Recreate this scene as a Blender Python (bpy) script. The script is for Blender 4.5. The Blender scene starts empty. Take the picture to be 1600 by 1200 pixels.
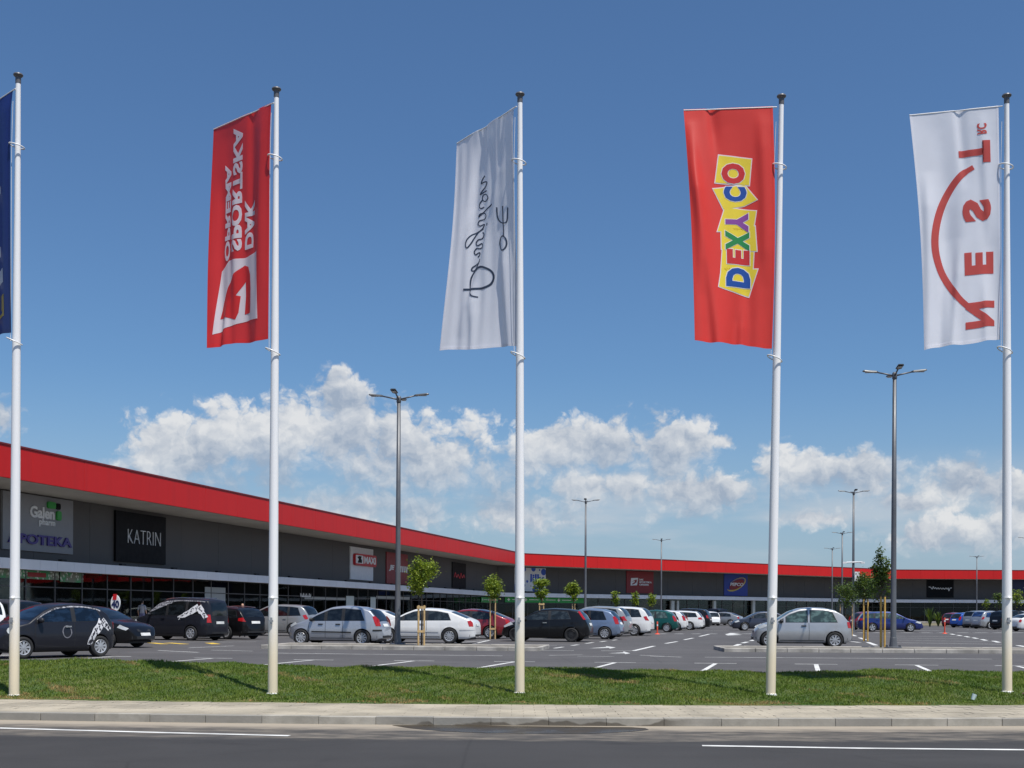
import bpy, bmesh, math, random
import numpy as np
from mathutils import Vector, Matrix

R = math.radians
random.seed(7)
rng = np.random.default_rng(11)
sc = bpy.context.scene
col = sc.collection

# ------------------------------------------------------------------ camera
FPX, CAMH, HORY, ROLL = 1900.0, 1.28, 957.0, 0.005     # focal length in photo pixels, eye height, horizon row, roll
cam_d = bpy.data.cameras.new('camera')
cam = bpy.data.objects.new('camera', cam_d)
col.objects.link(cam)
cam_d.sensor_width = 36.0
cam_d.lens = 36.0 * FPX / 1600.0
cam_d.shift_y = (HORY - 600.0) / 1600.0
cam_d.clip_start = 0.1
cam_d.clip_end = 9000
cam.location = (0, 0, CAMH)
cam.rotation_euler = (R(90), -ROLL, 0)
sc.camera = cam

# ------------------------------------------------------------------ sun, exposure
SUN = Vector((0.255, -0.368, 1.0)).normalized()
sun_d = bpy.data.lights.new('sun', 'SUN')
sun_d.energy = 4.3
sun_d.angle = R(0.53)
sun_d.color = (1.0, 0.955, 0.88)
sun = bpy.data.objects.new('sun', sun_d)
col.objects.link(sun)
sun.rotation_euler = SUN.to_track_quat('Z', 'Y').to_euler()
sun.location = SUN * 60
sc.view_settings.view_transform = 'Standard'
sc.view_settings.look = 'None'
sc.view_settings.gamma = 1.0
sc.view_settings.exposure = 0.3
sc.view_settings.use_curve_mapping = False
sc.cycles.use_denoising = True
sc.cycles.max_bounces = 6
sc.cycles.diffuse_bounces = 3


# ------------------------------------------------------------------ node helpers
class NT:
    def __init__(self, tree):
        self.t = tree
        self.n = tree.nodes
        self.l = tree.links

    def put(self, sock, v):
        if isinstance(v, bpy.types.NodeSocket):
            self.l.new(v, sock)
        elif v is not None:
            if sock.type == 'RGBA' and len(v) == 3:
                v = (*v, 1)
            sock.default_value = v

    def math(self, op, a, b=None, c=None, clamp=False):
        n = self.n.new('ShaderNodeMath')
        n.operation = op
        n.use_clamp = clamp
        for i, v in enumerate((a, b, c)):
            if v is not None:
                self.put(n.inputs[i], v)
        return n.outputs[0]

    def vmath(self, op, a, b=None):
        n = self.n.new('ShaderNodeVectorMath')
        n.operation = op
        self.put(n.inputs[0], a)
        if b is not None:
            self.put(n.inputs[1], b)
        return n.outputs['Value'] if op in ('LENGTH', 'DOT_PRODUCT') else n.outputs[0]

    def mix(self, f, a, b, blend='MIX'):
        n = self.n.new('ShaderNodeMix')
        n.data_type = 'RGBA'
        n.blend_type = blend
        self.put(n.inputs[0], f)
        self.put(n.inputs[6], a)
        self.put(n.inputs[7], b)
        return n.outputs[2]

    def noise(self, vec, scale, detail=4, rough=0.55, lac=2.0, dist=0.0):
        n = self.n.new('ShaderNodeTexNoise')
        self.put(n.inputs['Vector'], vec)
        n.inputs['Scale'].default_value = scale
        n.inputs['Detail'].default_value = detail
        n.inputs['Roughness'].default_value = rough
        n.inputs['Lacunarity'].default_value = lac
        n.inputs['Distortion'].default_value = dist
        return n.outputs['Fac']

    def ramp(self, v, a, b, c0=0.0, c1=1.0, smooth=True):
        n = self.n.new('ShaderNodeMapRange')
        n.interpolation_type = 'SMOOTHSTEP' if smooth else 'LINEAR'
        self.put(n.inputs[0], v)
        for i, x in zip((1, 2, 3, 4), (a, b, c0, c1)):
            self.put(n.inputs[i], x)
        return n.outputs[0]

    def coord(self, which='Object'):
        n = self.n.new('ShaderNodeTexCoord')
        return n.outputs[which]

    def pos(self):
        return self.n.new('ShaderNodeNewGeometry').outputs['Position']

    def sep(self, v):
        n = self.n.new('ShaderNodeSeparateXYZ')
        self.put(n.inputs[0], v)
        return n.outputs

    def comb(self, x, y, z):
        n = self.n.new('ShaderNodeCombineXYZ')
        for i, v in enumerate((x, y, z)):
            self.put(n.inputs[i], v)
        return n.outputs[0]

    def attr(self, name):
        n = self.n.new('ShaderNodeAttribute')
        n.attribute_name = name
        return n.outputs

    def bump(self, h, strength, dist=0.02):
        n = self.n.new('ShaderNodeBump')
        n.inputs['Strength'].default_value = strength
        n.inputs['Distance'].default_value = dist
        self.put(n.inputs['Height'], h)
        return n.outputs[0]


MATS = {}


def new_mat(name):
    m = bpy.data.materials.new(name)
    m.use_nodes = True
    t = NT(m.node_tree)
    b = m.node_tree.nodes['Principled BSDF']
    MATS[name] = m
    return m, t, b


def srgb(r, g, b):
    f = lambda c: c / 12.92 if c <= 0.04045 else ((c + 0.055) / 1.055) ** 2.4
    return tuple(f(c / 255) for c in (r, g, b))


def mat(name, c, rough=0.6, metal=0.0, var=0.12, scale=3.0, bump=0.0, bscale=40.0, coat=0.0, spec=0.5, detail=5, world=False):
    """plain procedural material: a base colour broken up by noise, with an optional fine relief"""
    if name in MATS:
        return MATS[name]
    m, t, b = new_mat(name)
    v = t.pos() if world else t.coord('Object')
    n = t.noise(v, scale, detail)
    f = t.ramp(n, 0.3, 0.7)
    lo = tuple(x * (1 - var) for x in c)
    hi = tuple(min(1, x * (1 + var)) for x in c)
    t.put(b.inputs['Base Color'], t.mix(f, lo, hi))
    t.put(b.inputs['Roughness'], t.ramp(n, 0.25, 0.75, max(0.02, rough - 0.08), min(1, rough + 0.08), False))
    b.inputs['Metallic'].default_value = metal
    b.inputs['Specular IOR Level'].default_value = spec
    b.inputs['Coat Weight'].default_value = coat
    b.inputs['Coat Roughness'].default_value = 0.05
    if bump:
        t.put(b.inputs['Normal'], t.bump(t.noise(v, bscale, 4), bump))
    return m


# ------------------------------------------------------------------ photo -> place
def ray(px, py):
    dx, dy = px - 800.0, HORY - py
    c, s = math.cos(ROLL), math.sin(ROLL)
    return ((dx * c - dy * s) / FPX, 1.0, (dx * s + dy * c) / FPX)


def gnd(px, py, z=0.0):
    d = ray(px, py)
    t = (z - CAMH) / d[2]
    return Vector((d[0] * t, t, z))


def at(px, py, Y):
    d = ray(px, py)
    return Vector((d[0] * Y, Y, CAMH + d[2] * Y))


def onplane(px, py, p, n):
    d = Vector(ray(px, py))
    o = Vector((0, 0, CAMH))
    t = (Vector((p[0], p[1], 0)) - Vector((0, 0, 0))).dot(Vector((n[0], n[1], 0))) / d.dot(Vector((n[0], n[1], 0)))
    return o + d * t


# ------------------------------------------------------------------ sky
world = bpy.data.worlds.new('World')
sc.world = world
world.use_nodes = True
world.cycles.sampling_method = 'MANUAL'
world.cycles.sample_map_resolution = 512
wt = NT(world.node_tree)
bg = world.node_tree.nodes['Background']
SKYS = 0.078
CLOUD_LO, CLOUD_HI, SKY_LOW = (0.285, 0.34, 0.425), (0.63, 0.635, 0.64), (0.30, 0.385, 0.49)      # radiance of cloud foot, cloud top and horizon air
bg.inputs['Strength'].default_value = SKYS
sky = wt.n.new('ShaderNodeTexSky')
sky.sky_type = 'NISHITA'
sky.sun_disc = False
sky.sun_elevation = math.asin(SUN.z)
sky.sun_rotation = math.atan2(SUN.x, SUN.y)
sky.altitude = 100
sky.air_density = 1.0
sky.dust_density = 0.9
sky.ozone_density = 1.6
gen = wt.coord('Generated')
sx, sy, sz = wt.sep(gen)
az = wt.math('ARCTAN2', sx, sy)
el = wt.math('ARCSINE', sz)
pv = wt.comb(az, el, 0.0)


def azel(px, py):
    x, y, z = ray(px, py)
    return math.atan2(x, y), math.asin(z / math.sqrt(x * x + y * y + z * z))


CLOUDS = [  # cumulus banks: photo column, row, half width, half height, weight
    (285, 718, 78, 58, 1), (420, 690, 78, 56, 1), (535, 634, 44, 38, 1), (525, 690, 70, 56, 1),
    (650, 722, 150, 58, 1), (610, 790, 230, 46, .68), (800, 790, 170, 52, .66), (905, 705, 120, 42, 1),
    (1040, 708, 72, 44, 1), (940, 760, 130, 42, .85), (1078, 776, 78, 32, 1), (1132, 692, 28, 15, .8),
    (1262, 740, 72, 34, 1), (1348, 745, 52, 30, 1), (1415, 785, 80, 20, .8), (1502, 762, 52, 34, 1),
    (1590, 772, 64, 32, 1), (1275, 810, 56, 16, .8), (1455, 844, 74, 22, .9), (1570, 828, 84, 30, 1), (0, 650, 30, 30, .85),
]


def billow(vec, scale, detail, rough):
    """cauliflower heads: round cells within round cells"""
    n = wt.n.new('ShaderNodeTexVoronoi')
    n.feature = 'F1'
    n.voronoi_dimensions = '2D'
    n.normalize = True
    wt.put(n.inputs['Vector'], vec)
    n.inputs['Scale'].default_value = scale
    n.inputs['Detail'].default_value = detail
    n.inputs['Roughness'].default_value = rough
    n.inputs['Lacunarity'].default_value = 2.3
    return wt.math('SUBTRACT', 1.0, n.outputs['Distance'])


# edges are pushed about by noise so that no outline stays smooth
wn = wt.n.new('ShaderNodeTexNoise')
wt.put(wn.inputs['Vector'], pv)
wn.noise_dimensions = '2D'
wn.inputs['Scale'].default_value = 42.0
wn.inputs['Detail'].default_value = 6.0
wn.inputs['Roughness'].default_value = 0.6
pw = wt.vmath('ADD', pv, wt.vmath('MULTIPLY', wt.vmath('SUBTRACT', wn.outputs['Color'], (0.5, 0.5, 0.5)), (0.020, 0.013, 0.0)))
D, WS, HS = None, None, None
for i, (px, py, rx, ry, w) in enumerate(CLOUDS):
    a, e = azel(px, py)
    q = wt.vmath('MULTIPLY', wt.vmath('SUBTRACT', pw, (a, e, 0)), (FPX / (rx * 1.3), FPX / (ry * 1.3), 0))
    d = wt.math('MULTIPLY_ADD', wt.vmath('LENGTH', q), -1.0, w)
    D = d if D is None else wt.math('SMOOTH_MAX', D, d, 0.12)
    if rx >= 64 and w > .8 or i == 2:
        k = wt.math('MAXIMUM', wt.math('ADD', d, 0.25), 0.0)
        k = wt.math('MULTIPLY', k, k)
        hh = wt.math('MULTIPLY', k, wt.sep(q)[1])
        WS = k if WS is None else wt.math('ADD', WS, k)
        HS = hh if HS is None else wt.math('ADD', HS, hh)
HT = wt.math('DIVIDE', HS, wt.math('ADD', WS, 0.02))          # -1 at a cloud's foot, 1 at its top
# the same kind of cloud bank goes on all round the horizon
wide = wt.noise(wt.vmath('MULTIPLY', gen, (1, 1, 1.6)), 4.2, 3, 0.5)
belt = wt.math('SUBTRACT', 1.0, wt.math('ABSOLUTE', wt.math('DIVIDE', wt.math('SUBTRACT', el, 0.10), 0.085)))
rest = wt.math('MULTIPLY', wt.math('SUBTRACT', wide, 0.40), 4.0)
rest = wt.math('MINIMUM', wt.math('ADD', rest, -0.15), wt.math('MULTIPLY', belt, 1.1))
side = wt.ramp(wt.math('ABSOLUTE', az), 0.43, 0.58)
D = wt.math('MAXIMUM', D, wt.math('ADD', rest, wt.math('MULTIPLY', wt.math('SUBTRACT', 1.0, side), -4.0)))
D = wt.math('MAXIMUM', D, -1.5)
pn = wt.vmath('MULTIPLY', pw, (1.0, 1.15, 1.0))
b1 = billow(pn, 27.0, 3.0, 0.55)
b2 = billow(wt.vmath('ADD', pn, (0.0045, 0.0080, 0)), 27.0, 3.0, 0.55)
fb = wt.noise(pn, 60.0, 7, 0.62)
big = wt.noise(pn, 11.0, 3, 0.5)
dens = wt.math('ADD', wt.math('MULTIPLY_ADD', D, 1.12, -0.02), wt.math('MULTIPLY', wt.math('SUBTRACT', b1, 0.64), 2.2))
dens = wt.math('ADD', dens, wt.math('MULTIPLY', wt.math('SUBTRACT', fb, 0.5), 0.75))
dens = wt.math('ADD', dens, wt.math('MULTIPLY', wt.math('SUBTRACT', big, 0.5), 1.15))
soft = wt.ramp(HT, -0.5, 0.5, 1.0, 0.46)
alpha = wt.ramp(dens, 0.0, soft)
alpha = wt.math('MULTIPLY', alpha, wt.ramp(HT, -0.9, 0.3, 0.66, 0.93))
lit = wt.math('MULTIPLY', wt.math('SUBTRACT', b1, b2), 2.2)
lit = wt.math('ADD', lit, wt.math('MULTIPLY', wt.math('SUBTRACT', big, wt.noise(wt.vmath('ADD', pn, (0.006, 0.022, 0)), 11.0, 3, 0.5)), 2.2))
lit = wt.math('ADD', lit, wt.math('MULTIPLY', wt.math('SUBTRACT', fb, 0.5), 0.55))
lit = wt.math('ADD', lit, wt.math('MULTIPLY', HT, 0.42))
lit = wt.math('ADD', lit, wt.math('MULTIPLY_ADD', dens, -0.16, 0.55), None, True)
ccol = wt.mix(lit, tuple(x / SKYS for x in CLOUD_LO), tuple(x / SKYS for x in CLOUD_HI))
skyc = wt.mix(1.0, sky.outputs[0], (0.655, 0.90, 1.13), 'MULTIPLY')
haze = wt.ramp(el, 0.0, 0.20, 0.62, 0.0)
skyc = wt.mix(haze, skyc, tuple(x / SKYS for x in SKY_LOW))
# thin veil low over the horizon, all round
vn = wt.noise(wt.vmath('MULTIPLY', gen, (1.0, 1.0, 5.0)), 5.0, 6, 0.55)
veil = wt.math('MULTIPLY', wt.ramp(vn, 0.42, 0.66), wt.math('MULTIPLY', wt.ramp(el, 0.02, 0.06), wt.ramp(el, 0.135, 0.08)))
skyc = wt.mix(wt.math('MULTIPLY', veil, 0.62), skyc, tuple(x / SKYS for x in (0.44, 0.48, 0.53)))
wt.put(bg.inputs['Color'], wt.mix(alpha, skyc, ccol))


# ------------------------------------------------------------------ object helpers
def me_from(name, verts, faces, smooth=False):
    m = bpy.data.meshes.new(name)
    m.from_pydata([tuple(v) for v in verts], [], faces)
    m.update()
    if smooth:
        m.polygons.foreach_set('use_smooth', [True] * len(m.polygons))
    return m


def link(name, data, m=None, parent=None, loc=None, rot=None):
    o = bpy.data.objects.new(name, data)
    col.objects.link(o)
    if m is not None and data is not None:
        data.materials.clear() if False else None
        if len(data.materials) == 0:
            data.materials.append(m)
    if parent is not None:
        o.parent = parent
    if loc is not None:
        o.location = loc
    if rot is not None:
        o.rotation_euler = rot
    return o


def tag(o, label, cat, group=None):
    o['label'] = label
    o['category'] = cat
    if group:
        o['group'] = group
    return o


def thing(name, label, cat, loc=(0, 0, 0), rz=0.0, group=None):
    o = bpy.data.objects.new(name, None)
    o.empty_display_size = 0.2
    col.objects.link(o)
    o.location = loc
    o.rotation_euler = (0, 0, rz)
    return tag(o, label, cat, group)


class MB:
    """collects simple solids into one mesh"""
    def __init__(self):
        self.v, self.f = [], []

    def add(self, vs, fs):
        k = len(self.v)
        self.v += [tuple(v) for v in vs]
        self.f += [tuple(i + k for i in f) for f in fs]
        return self

    def box(self, x0, x1, y0, y1, z0, z1):
        vs = [(x, y, z) for x in (x0, x1) for y in (y0, y1) for z in (z0, z1)]
        return self.add(vs, [(0, 1, 3, 2), (4, 6, 7, 5), (0, 4, 5, 1), (2, 3, 7, 6), (0, 2, 6, 4), (1, 5, 7, 3)])

    def tube(self, pts, rad, n=10, cap=True):
        pts = [Vector(p) for p in pts]
        rad = [rad] * len(pts) if not hasattr(rad, '__len__') else rad
        k = len(self.v)
        for i, p in enumerate(pts):
            d = (pts[min(i + 1, len(pts) - 1)] - pts[max(i - 1, 0)]).normalized()
            up = Vector((0, 0, 1)) if abs(d.z) < 0.9 else Vector((1, 0, 0))
            a = d.cross(up).normalized()
            b = d.cross(a)
            for j in range(n):
                t = 2 * math.pi * j / n
                self.v.append(tuple(p + (a * math.cos(t) + b * math.sin(t)) * rad[i]))
        for i in range(len(pts) - 1):
            for j in range(n):
                q = k + i * n
                self.f.append((q + j, q + (j + 1) % n, q + n + (j + 1) % n, q + n + j))
        if cap:
            self.f.append(tuple(k + j for j in range(n))[::-1])
            self.f.append(tuple(k + (len(pts) - 1) * n + j for j in range(n)))
        return self

    def lathe(self, prof, n=20, axis='z', c=(0, 0, 0), close=False):
        k = len(self.v)
        for (r, h) in prof:
            for j in range(n):
                t = 2 * math.pi * j / n
                if axis == 'z':
                    self.v.append((c[0] + r * math.cos(t), c[1] + r * math.sin(t), c[2] + h))
                else:
                    self.v.append((c[0] + r * math.cos(t), c[1] + h, c[2] + r * math.sin(t)))
        m = len(prof)
        for i in range(m if close else m - 1):
            for j in range(n):
                a, b = k + i * n, k + ((i + 1) % m) * n
                self.f.append((a + j, a + (j + 1) % n, b + (j + 1) % n, b + j))
        return self

    def torus(self, c, R0, r, n=20, m=6, tilt=0.0):
        k = len(self.v)
        for i in range(n):
            a = 2 * math.pi * i / n
            for j in range(m):
                b = 2 * math.pi * j / m
                x, y, z = (R0 + r * math.cos(b)) * math.cos(a), (R0 + r * math.cos(b)) * math.sin(a), r * math.sin(b)
                z += x * tilt
                self.v.append((c[0] + x, c[1] + y, c[2] + z))
        for i in range(n):
            for j in range(m):
                self.f.append((k + i * m + j, k + ((i + 1) % n) * m + j, k + ((i + 1) % n) * m + (j + 1) % m, k + i * m + (j + 1) % m))
        return self

    def build(self, name, m, parent=None, loc=None, rot=None, smooth=False):
        me = me_from(name, self.v, self.f, smooth)
        if smooth:
            bm = bmesh.new()
            bm.from_mesh(me)
            bmesh.ops.recalc_face_normals(bm, faces=bm.faces)
            for e in bm.edges:
                if len(e.link_faces) == 2 and e.calc_face_angle(0) > R(40):
                    e.smooth = False
            bm.to_mesh(me)
            bm.free()
        return link(name, me, m, parent, loc, rot)


def bevel_box_mesh(name, sx, sy, sz, b=0.01):
    bm = bmesh.new()
    bmesh.ops.create_cube(bm, size=1)
    bmesh.ops.scale(bm, vec=(sx, sy, sz), verts=bm.verts)
    bmesh.ops.bevel(bm, geom=bm.edges[:], offset=b, segments=1, affect='EDGES')
    me = bpy.data.meshes.new(name)
    bm.to_mesh(me)
    bm.free()
    return me


def patch2d(polys, cutx=(), cuty=()):
    """plane polygons cut along a lattice so that they can be bent onto a curved surface"""
    bm = bmesh.new()
    for p in polys:
        try:
            bm.faces.new([bm.verts.new((a, b, 0)) for a, b in p])
        except ValueError:
            pass
    bmesh.ops.triangulate(bm, faces=bm.faces[:])
    for x in cutx:
        bmesh.ops.bisect_plane(bm, geom=bm.verts[:] + bm.edges[:] + bm.faces[:], plane_co=(x, 0, 0), plane_no=(1, 0, 0), dist=1e-6)
    for y in cuty:
        bmesh.ops.bisect_plane(bm, geom=bm.verts[:] + bm.edges[:] + bm.faces[:], plane_co=(0, y, 0), plane_no=(0, 1, 0), dist=1e-6)
    bm.verts.index_update()
    vs = [(v.co.x, v.co.y) for v in bm.verts]
    fs = [tuple(v.index for v in f.verts) for f in bm.faces]
    bm.free()
    return vs, fs


_TXT = {}


def text2d(s, bold=0.0, shear=0.0):
    """glyph outlines of a word as flat triangles, scaled so that capitals are 1 high and the word starts at 0"""
    key = (s, bold, shear)
    if key in _TXT:
        return _TXT[key]
    cu = bpy.data.curves.new('t', 'FONT')
    cu.body = s
    cu.offset = bold
    cu.shear = shear
    cu.resolution_u = 3
    o = bpy.data.objects.new('t', cu)
    col.objects.link(o)
    dg = bpy.context.evaluated_depsgraph_get()
    dg.update()
    me = o.evaluated_get(dg).to_mesh()
    vs = np.array([v.co[:2] for v in me.vertices])
    fs = [tuple(p.vertices) for p in me.polygons]
    o.evaluated_get(dg).to_mesh_clear()
    bpy.data.objects.remove(o)
    bpy.data.curves.remove(cu)
    x0, x1 = vs[:, 0].min(), vs[:, 0].max()
    y0, y1 = vs[:, 1].min(), vs[:, 1].max()
    vs = (vs - (x0, y0)) / (x1 - x0, y1 - y0)      # unit box
    asp = (x1 - x0) / (y1 - y0)
    _TXT[key] = (vs, fs, asp)
    return _TXT[key]


def stroke_polys(pts, w, closed=False):
    """a polyline as little quads of width w (w may be a list)"""
    pts = [Vector((a, b)) for a, b in pts]
    n = len(pts)
    ws = [w] * n if not hasattr(w, '__len__') else w
    nr = []
    for i in range(n):
        a = pts[i - 1] if (i > 0 or closed) else pts[i]
        b = pts[(i + 1) % n] if (i < n - 1 or closed) else pts[i]
        d = (b - a).normalized()
        nr.append(Vector((-d.y, d.x)))
    out = []
    for i in range(n if closed else n - 1):
        j = (i + 1) % n
        out.append([tuple(pts[i] + nr[i] * ws[i] / 2), tuple(pts[j] + nr[j] * ws[j] / 2), tuple(pts[j] - nr[j] * ws[j] / 2), tuple(pts[i] - nr[i] * ws[i] / 2)])
    return out


def spline(pts, k=5):
    """Catmull-Rom"""
    P = [np.array(p, float) for p in pts]
    P = [2 * P[0] - P[1]] + P + [2 * P[-1] - P[-2]]
    out = []
    for i in range(1, len(P) - 2):
        for j in range(k):
            t = j / k
            out.append(tuple(0.5 * (2 * P[i] + (P[i + 1] - P[i - 1]) * t + (2 * P[i - 1] - 5 * P[i] + 4 * P[i + 1] - P[i + 2]) * t * t + (3 * P[i] - P[i - 1] - 3 * P[i + 1] + P[i + 2]) * t ** 3)))
    out.append(tuple(P[-2]))
    return out


def ell(cx, cy, rx, ry, n=20):
    return [(cx + rx * math.cos(2 * math.pi * i / n), cy + ry * math.sin(2 * math.pi * i / n)) for i in range(n)]


# ------------------------------------------------------------------ materials of the place
def asphalt(name, c, tint=None):
    m, t, b = new_mat(name)
    p = t.pos()
    big = t.noise(p, 0.13, 5, 0.6)
    mid = t.noise(p, 1.1, 5, 0.6)
    fine = t.noise(p, 55, 3, 0.7)
    c1 = t.mix(t.ramp(big, 0.3, 0.7), tuple(x * 0.84 for x in c), tuple(x * 1.16 for x in c))
    c1 = t.mix(t.ramp(mid, 0.35, 0.75, 0, 0.4), c1, tuple(x * 1.35 for x in c))
    c1 = t.mix(t.ramp(fine, 0.35, 0.7, 0.0, 0.35), c1, tuple(x * 0.6 for x in c))
    # long tyre tracks and sweeps along the driving direction
    sw = t.noise(t.vmath('MULTIPLY', p, (0.05, 1.2, 1)), 1.0, 4, 0.6)
    c1 = t.mix(t.ramp(sw, 0.45, 0.7, 0, 0.35), c1, tuple(x * 0.7 for x in c))
    # oil drips, sealed patches and fine cracks
    spots = t.noise(p, 0.9, 2, 0.4)
    c1 = t.mix(t.ramp(spots, 0.66, 0.74, 0, 0.55), c1, tuple(x * 0.5 for x in c))
    pale = t.noise(t.vmath('MULTIPLY', p, (0.25, 1, 1)), 0.5, 4, 0.6)
    c1 = t.mix(t.ramp(pale, 0.55, 0.75, 0, 0.5), c1, tuple(x * 1.5 for x in c))
    vo = t.n.new('ShaderNodeTexVoronoi')
    vo.feature = 'DISTANCE_TO_EDGE'
    t.put(vo.inputs['Vector'], t.vmath('ADD', t.vmath('MULTIPLY', p, (0.22, 0.22, 0.0)), t.vmath('MULTIPLY', t.n.new('ShaderNodeTexNoise').outputs['Color'], (0.1, 0.1, 0))))
    vo.inputs['Scale'].default_value = 1.0
    c1 = t.mix(t.ramp(vo.outputs['Distance'], 0.005, 0.0, 0, 0.3), c1, tuple(x * 0.35 for x in c))
    if tint:
        a = t.attr('dust')[2]
        n = t.noise(t.vmath('MULTIPLY', p, (1.0, 3.0, 1)), 2.0, 6, 0.65)
        f = t.ramp(t.math('ADD', a, t.math('MULTIPLY', t.math('SUBTRACT', n, 0.5), 0.7)), 0.25, 0.85)
        c1 = t.mix(f, c1, tint)
    t.put(b.inputs['Base Color'], c1)
    b.inputs['Roughness'].default_value = 0.85
    b.inputs['Specular IOR Level'].default_value = 0.3
    t.put(b.inputs['Normal'], t.bump(fine, 0.35, 0.01))
    return m


M_LOT = asphalt('lot asphalt', (0.090, 0.086, 0.087))
M_ROAD = asphalt('road asphalt', (0.045, 0.0435, 0.0435), (0.33, 0.285, 0.225))
M_GROUND = mat('dry ground', (0.16, 0.14, 0.08), 0.95, var=0.3, scale=0.05, world=True)
M_PAVE = mat('paver concrete', (0.345, 0.305, 0.235), 0.9, var=0.22, scale=1.1, bump=0.25, bscale=90, world=True)
M_JOINT = mat('joint sand', (0.30, 0.26, 0.21), 0.95, var=0.2, scale=8, world=True)
M_CONC = mat('island concrete', (0.33, 0.31, 0.27), 0.9, var=0.28, scale=0.9, bump=0.3, bscale=30, world=True)
M_WHITEP = mat('road paint', (0.60, 0.60, 0.585), 0.75, var=0.2, scale=2.5, world=True)
M_OLDP = mat('worn road paint', (0.52, 0.52, 0.51), 0.8, var=0.25, scale=3, world=True)
M_YELP = mat('yellow road paint', (0.62, 0.42, 0.05), 0.75, var=0.2, scale=3, world=True)


def kerb_material():
    m, t, b = new_mat('kerb concrete')
    p = t.pos()
    x, y, z = t.sep(p)
    n = t.noise(p, 2.2, 6, 0.65)
    c = t.mix(t.ramp(n, 0.3, 0.7), (0.25, 0.235, 0.20), (0.40, 0.375, 0.325))
    rnd = t.n.new('ShaderNodeObjectInfo').outputs['Random']
    c = t.mix(t.math('MULTIPLY', rnd, 0.7), c, (0.22, 0.21, 0.19))
    # damp stain over the puddle, climbing unevenly
    wx = t.math('MULTIPLY', t.ramp(x, -1.6, -0.9), t.ramp(x, 2.3, 1.7))
    edge = t.noise(t.vmath('MULTIPLY', p, (1, 1, 0)), 1.7, 3)
    wz = t.math('SUBTRACT', t.math('MULTIPLY_ADD', edge, 0.34, -0.225), z)
    wet = t.math('MULTIPLY', wx, t.ramp(wz, -0.01, 0.012))
    c = t.mix(t.math('MULTIPLY', wet, 0.8), c, (0.075, 0.062, 0.045))
    t.put(b.inputs['Base Color'], c)
    b.inputs['Roughness'].default_value = 0.88
    t.put(b.inputs['Normal'], t.bump(t.noise(p, 45, 4), 0.3, 0.01))
    return m


M_KERB = kerb_material()


# ------------------------------------------------------------------ ground, road, pavement, grass
def kerbY(x):
    xx = max(-11.0, min(11.0, x))
    y = 14.76 + 0.0088 * xx * xx - 0.011 * xx
    return y + (x - xx) * (0.0176 * xx - 0.011)


def smooth01(t):
    t = max(0.0, min(1.0, t))
    return t * t * (3 - 2 * t)


ROADZ = -0.092


def strip(name, xs, f0, f1, ny, zf, m, parent=None, kind=True, extra=None):
    vs, fs = [], []
    for x in xs:
        a, b = f0(x), f1(x)
        for j in range(ny + 1):
            y = a + (b - a) * j / ny
            vs.append((x, y, zf(x, y)))
    k = ny + 1
    for i in range(len(xs) - 1):
        for j in range(ny):
            fs.append((i * k + j, (i + 1) * k + j, (i + 1) * k + j + 1, i * k + j + 1))
    me = me_from(name, vs, fs, True)
    if extra:
        at_ = me.attributes.new('dust', 'FLOAT', 'POINT')
        at_.data.foreach_set('value', [extra(v[0], v[1]) for v in vs])
    o = link(name, me, m, parent)
    if kind and parent is None:
        o['kind'] = 'structure'
    return o


g = link('ground', me_from('ground', [(-3000, -600, -0.3), (3000, -600, -0.3), (3000, 5000, -0.3), (-3000, 5000, -0.3)], [(0, 1, 2, 3)]), M_GROUND)
g['kind'] = 'structure'
xs_near = [-60 + i * 1.0 for i in range(48)] + [-12 + i * 0.25 for i in range(97)] + [13 + i * 1.0 for i in range(48)]


def dust(x, y):
    d = kerbY(x) - y
    a = max(0.0, 1.1 - d / 0.95)                     # dusty gutter
    b_ = 0.43 * smooth01((2.35 - d) / 0.8)            # old grey hard shoulder
    return max(a, b_)


strip('road', xs_near, lambda x: -14.0, lambda x: kerbY(x) + 0.02, 70, lambda x, y: ROADZ, M_ROAD, extra=dust)
LOT = strip('parking_lot', [-160 + i * 10 for i in range(50)], lambda x: 21.4, lambda x: 300.0, 12, lambda x, y: 0.0, M_LOT)

PW = 2.12
pv_ = strip('pavement', xs_near, lambda x: kerbY(x) + 0.10, lambda x: kerbY(x) + PW, 2, lambda x, y: -0.018, M_JOINT)
kb = thing('kerb', 'long grey concrete kerb of short stones between road and pavement', 'kerb', (0, kerbY(0), ROADZ))
kme = bevel_box_mesh('kerb_stone', 0.698, 0.13, 0.20, 0.005)
for i in range(-24, 25):
    x = i * 0.70 + 0.1
    sl = (kerbY(x + 0.1) - kerbY(x - 0.1)) / 0.2
    o = link('kerb_stone', kme, M_KERB, kb, (x, kerbY(x) + 0.055 - kerbY(0), 0.0 - 0.095 - ROADZ + random.uniform(-.004, .003)), (0, 0, math.atan(sl)))
# paving slabs: the nearest three hundred are pieces of their own
pme = bevel_box_mesh('paver', 0.297, 0.197, 0.05, 0.003)
cells = []
for r in range(10):
    yo = 0.135 + 0.10 + r * 0.2
    for i in range(-60, 61):
        x = (i + (0.5 if r % 2 else 0)) * 0.30
        cells.append((abs(x) + 0.55 * r, x, yo))
cells.sort()
for _, x, yo in cells[:300]:
    link('paver', pme, M_PAVE, pv_, (x, kerbY(x) + yo, -0.025 + random.uniform(-.002, .003)), (random.uniform(-.006, .006), random.uniform(-.006, .006), math.atan(0.0176 * x - 0.011)))
pm = MB()
for _, x, yo in cells[300:]:
    y = kerbY(x) + yo
    z = random.uniform(-.003, .003)
    pm.box(x - .146, x + .146, y - .096, y + .096, -0.05, z)
o = pm.build('paver_field', M_PAVE, pv_)
o['kind'] = 'stuff'


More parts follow.
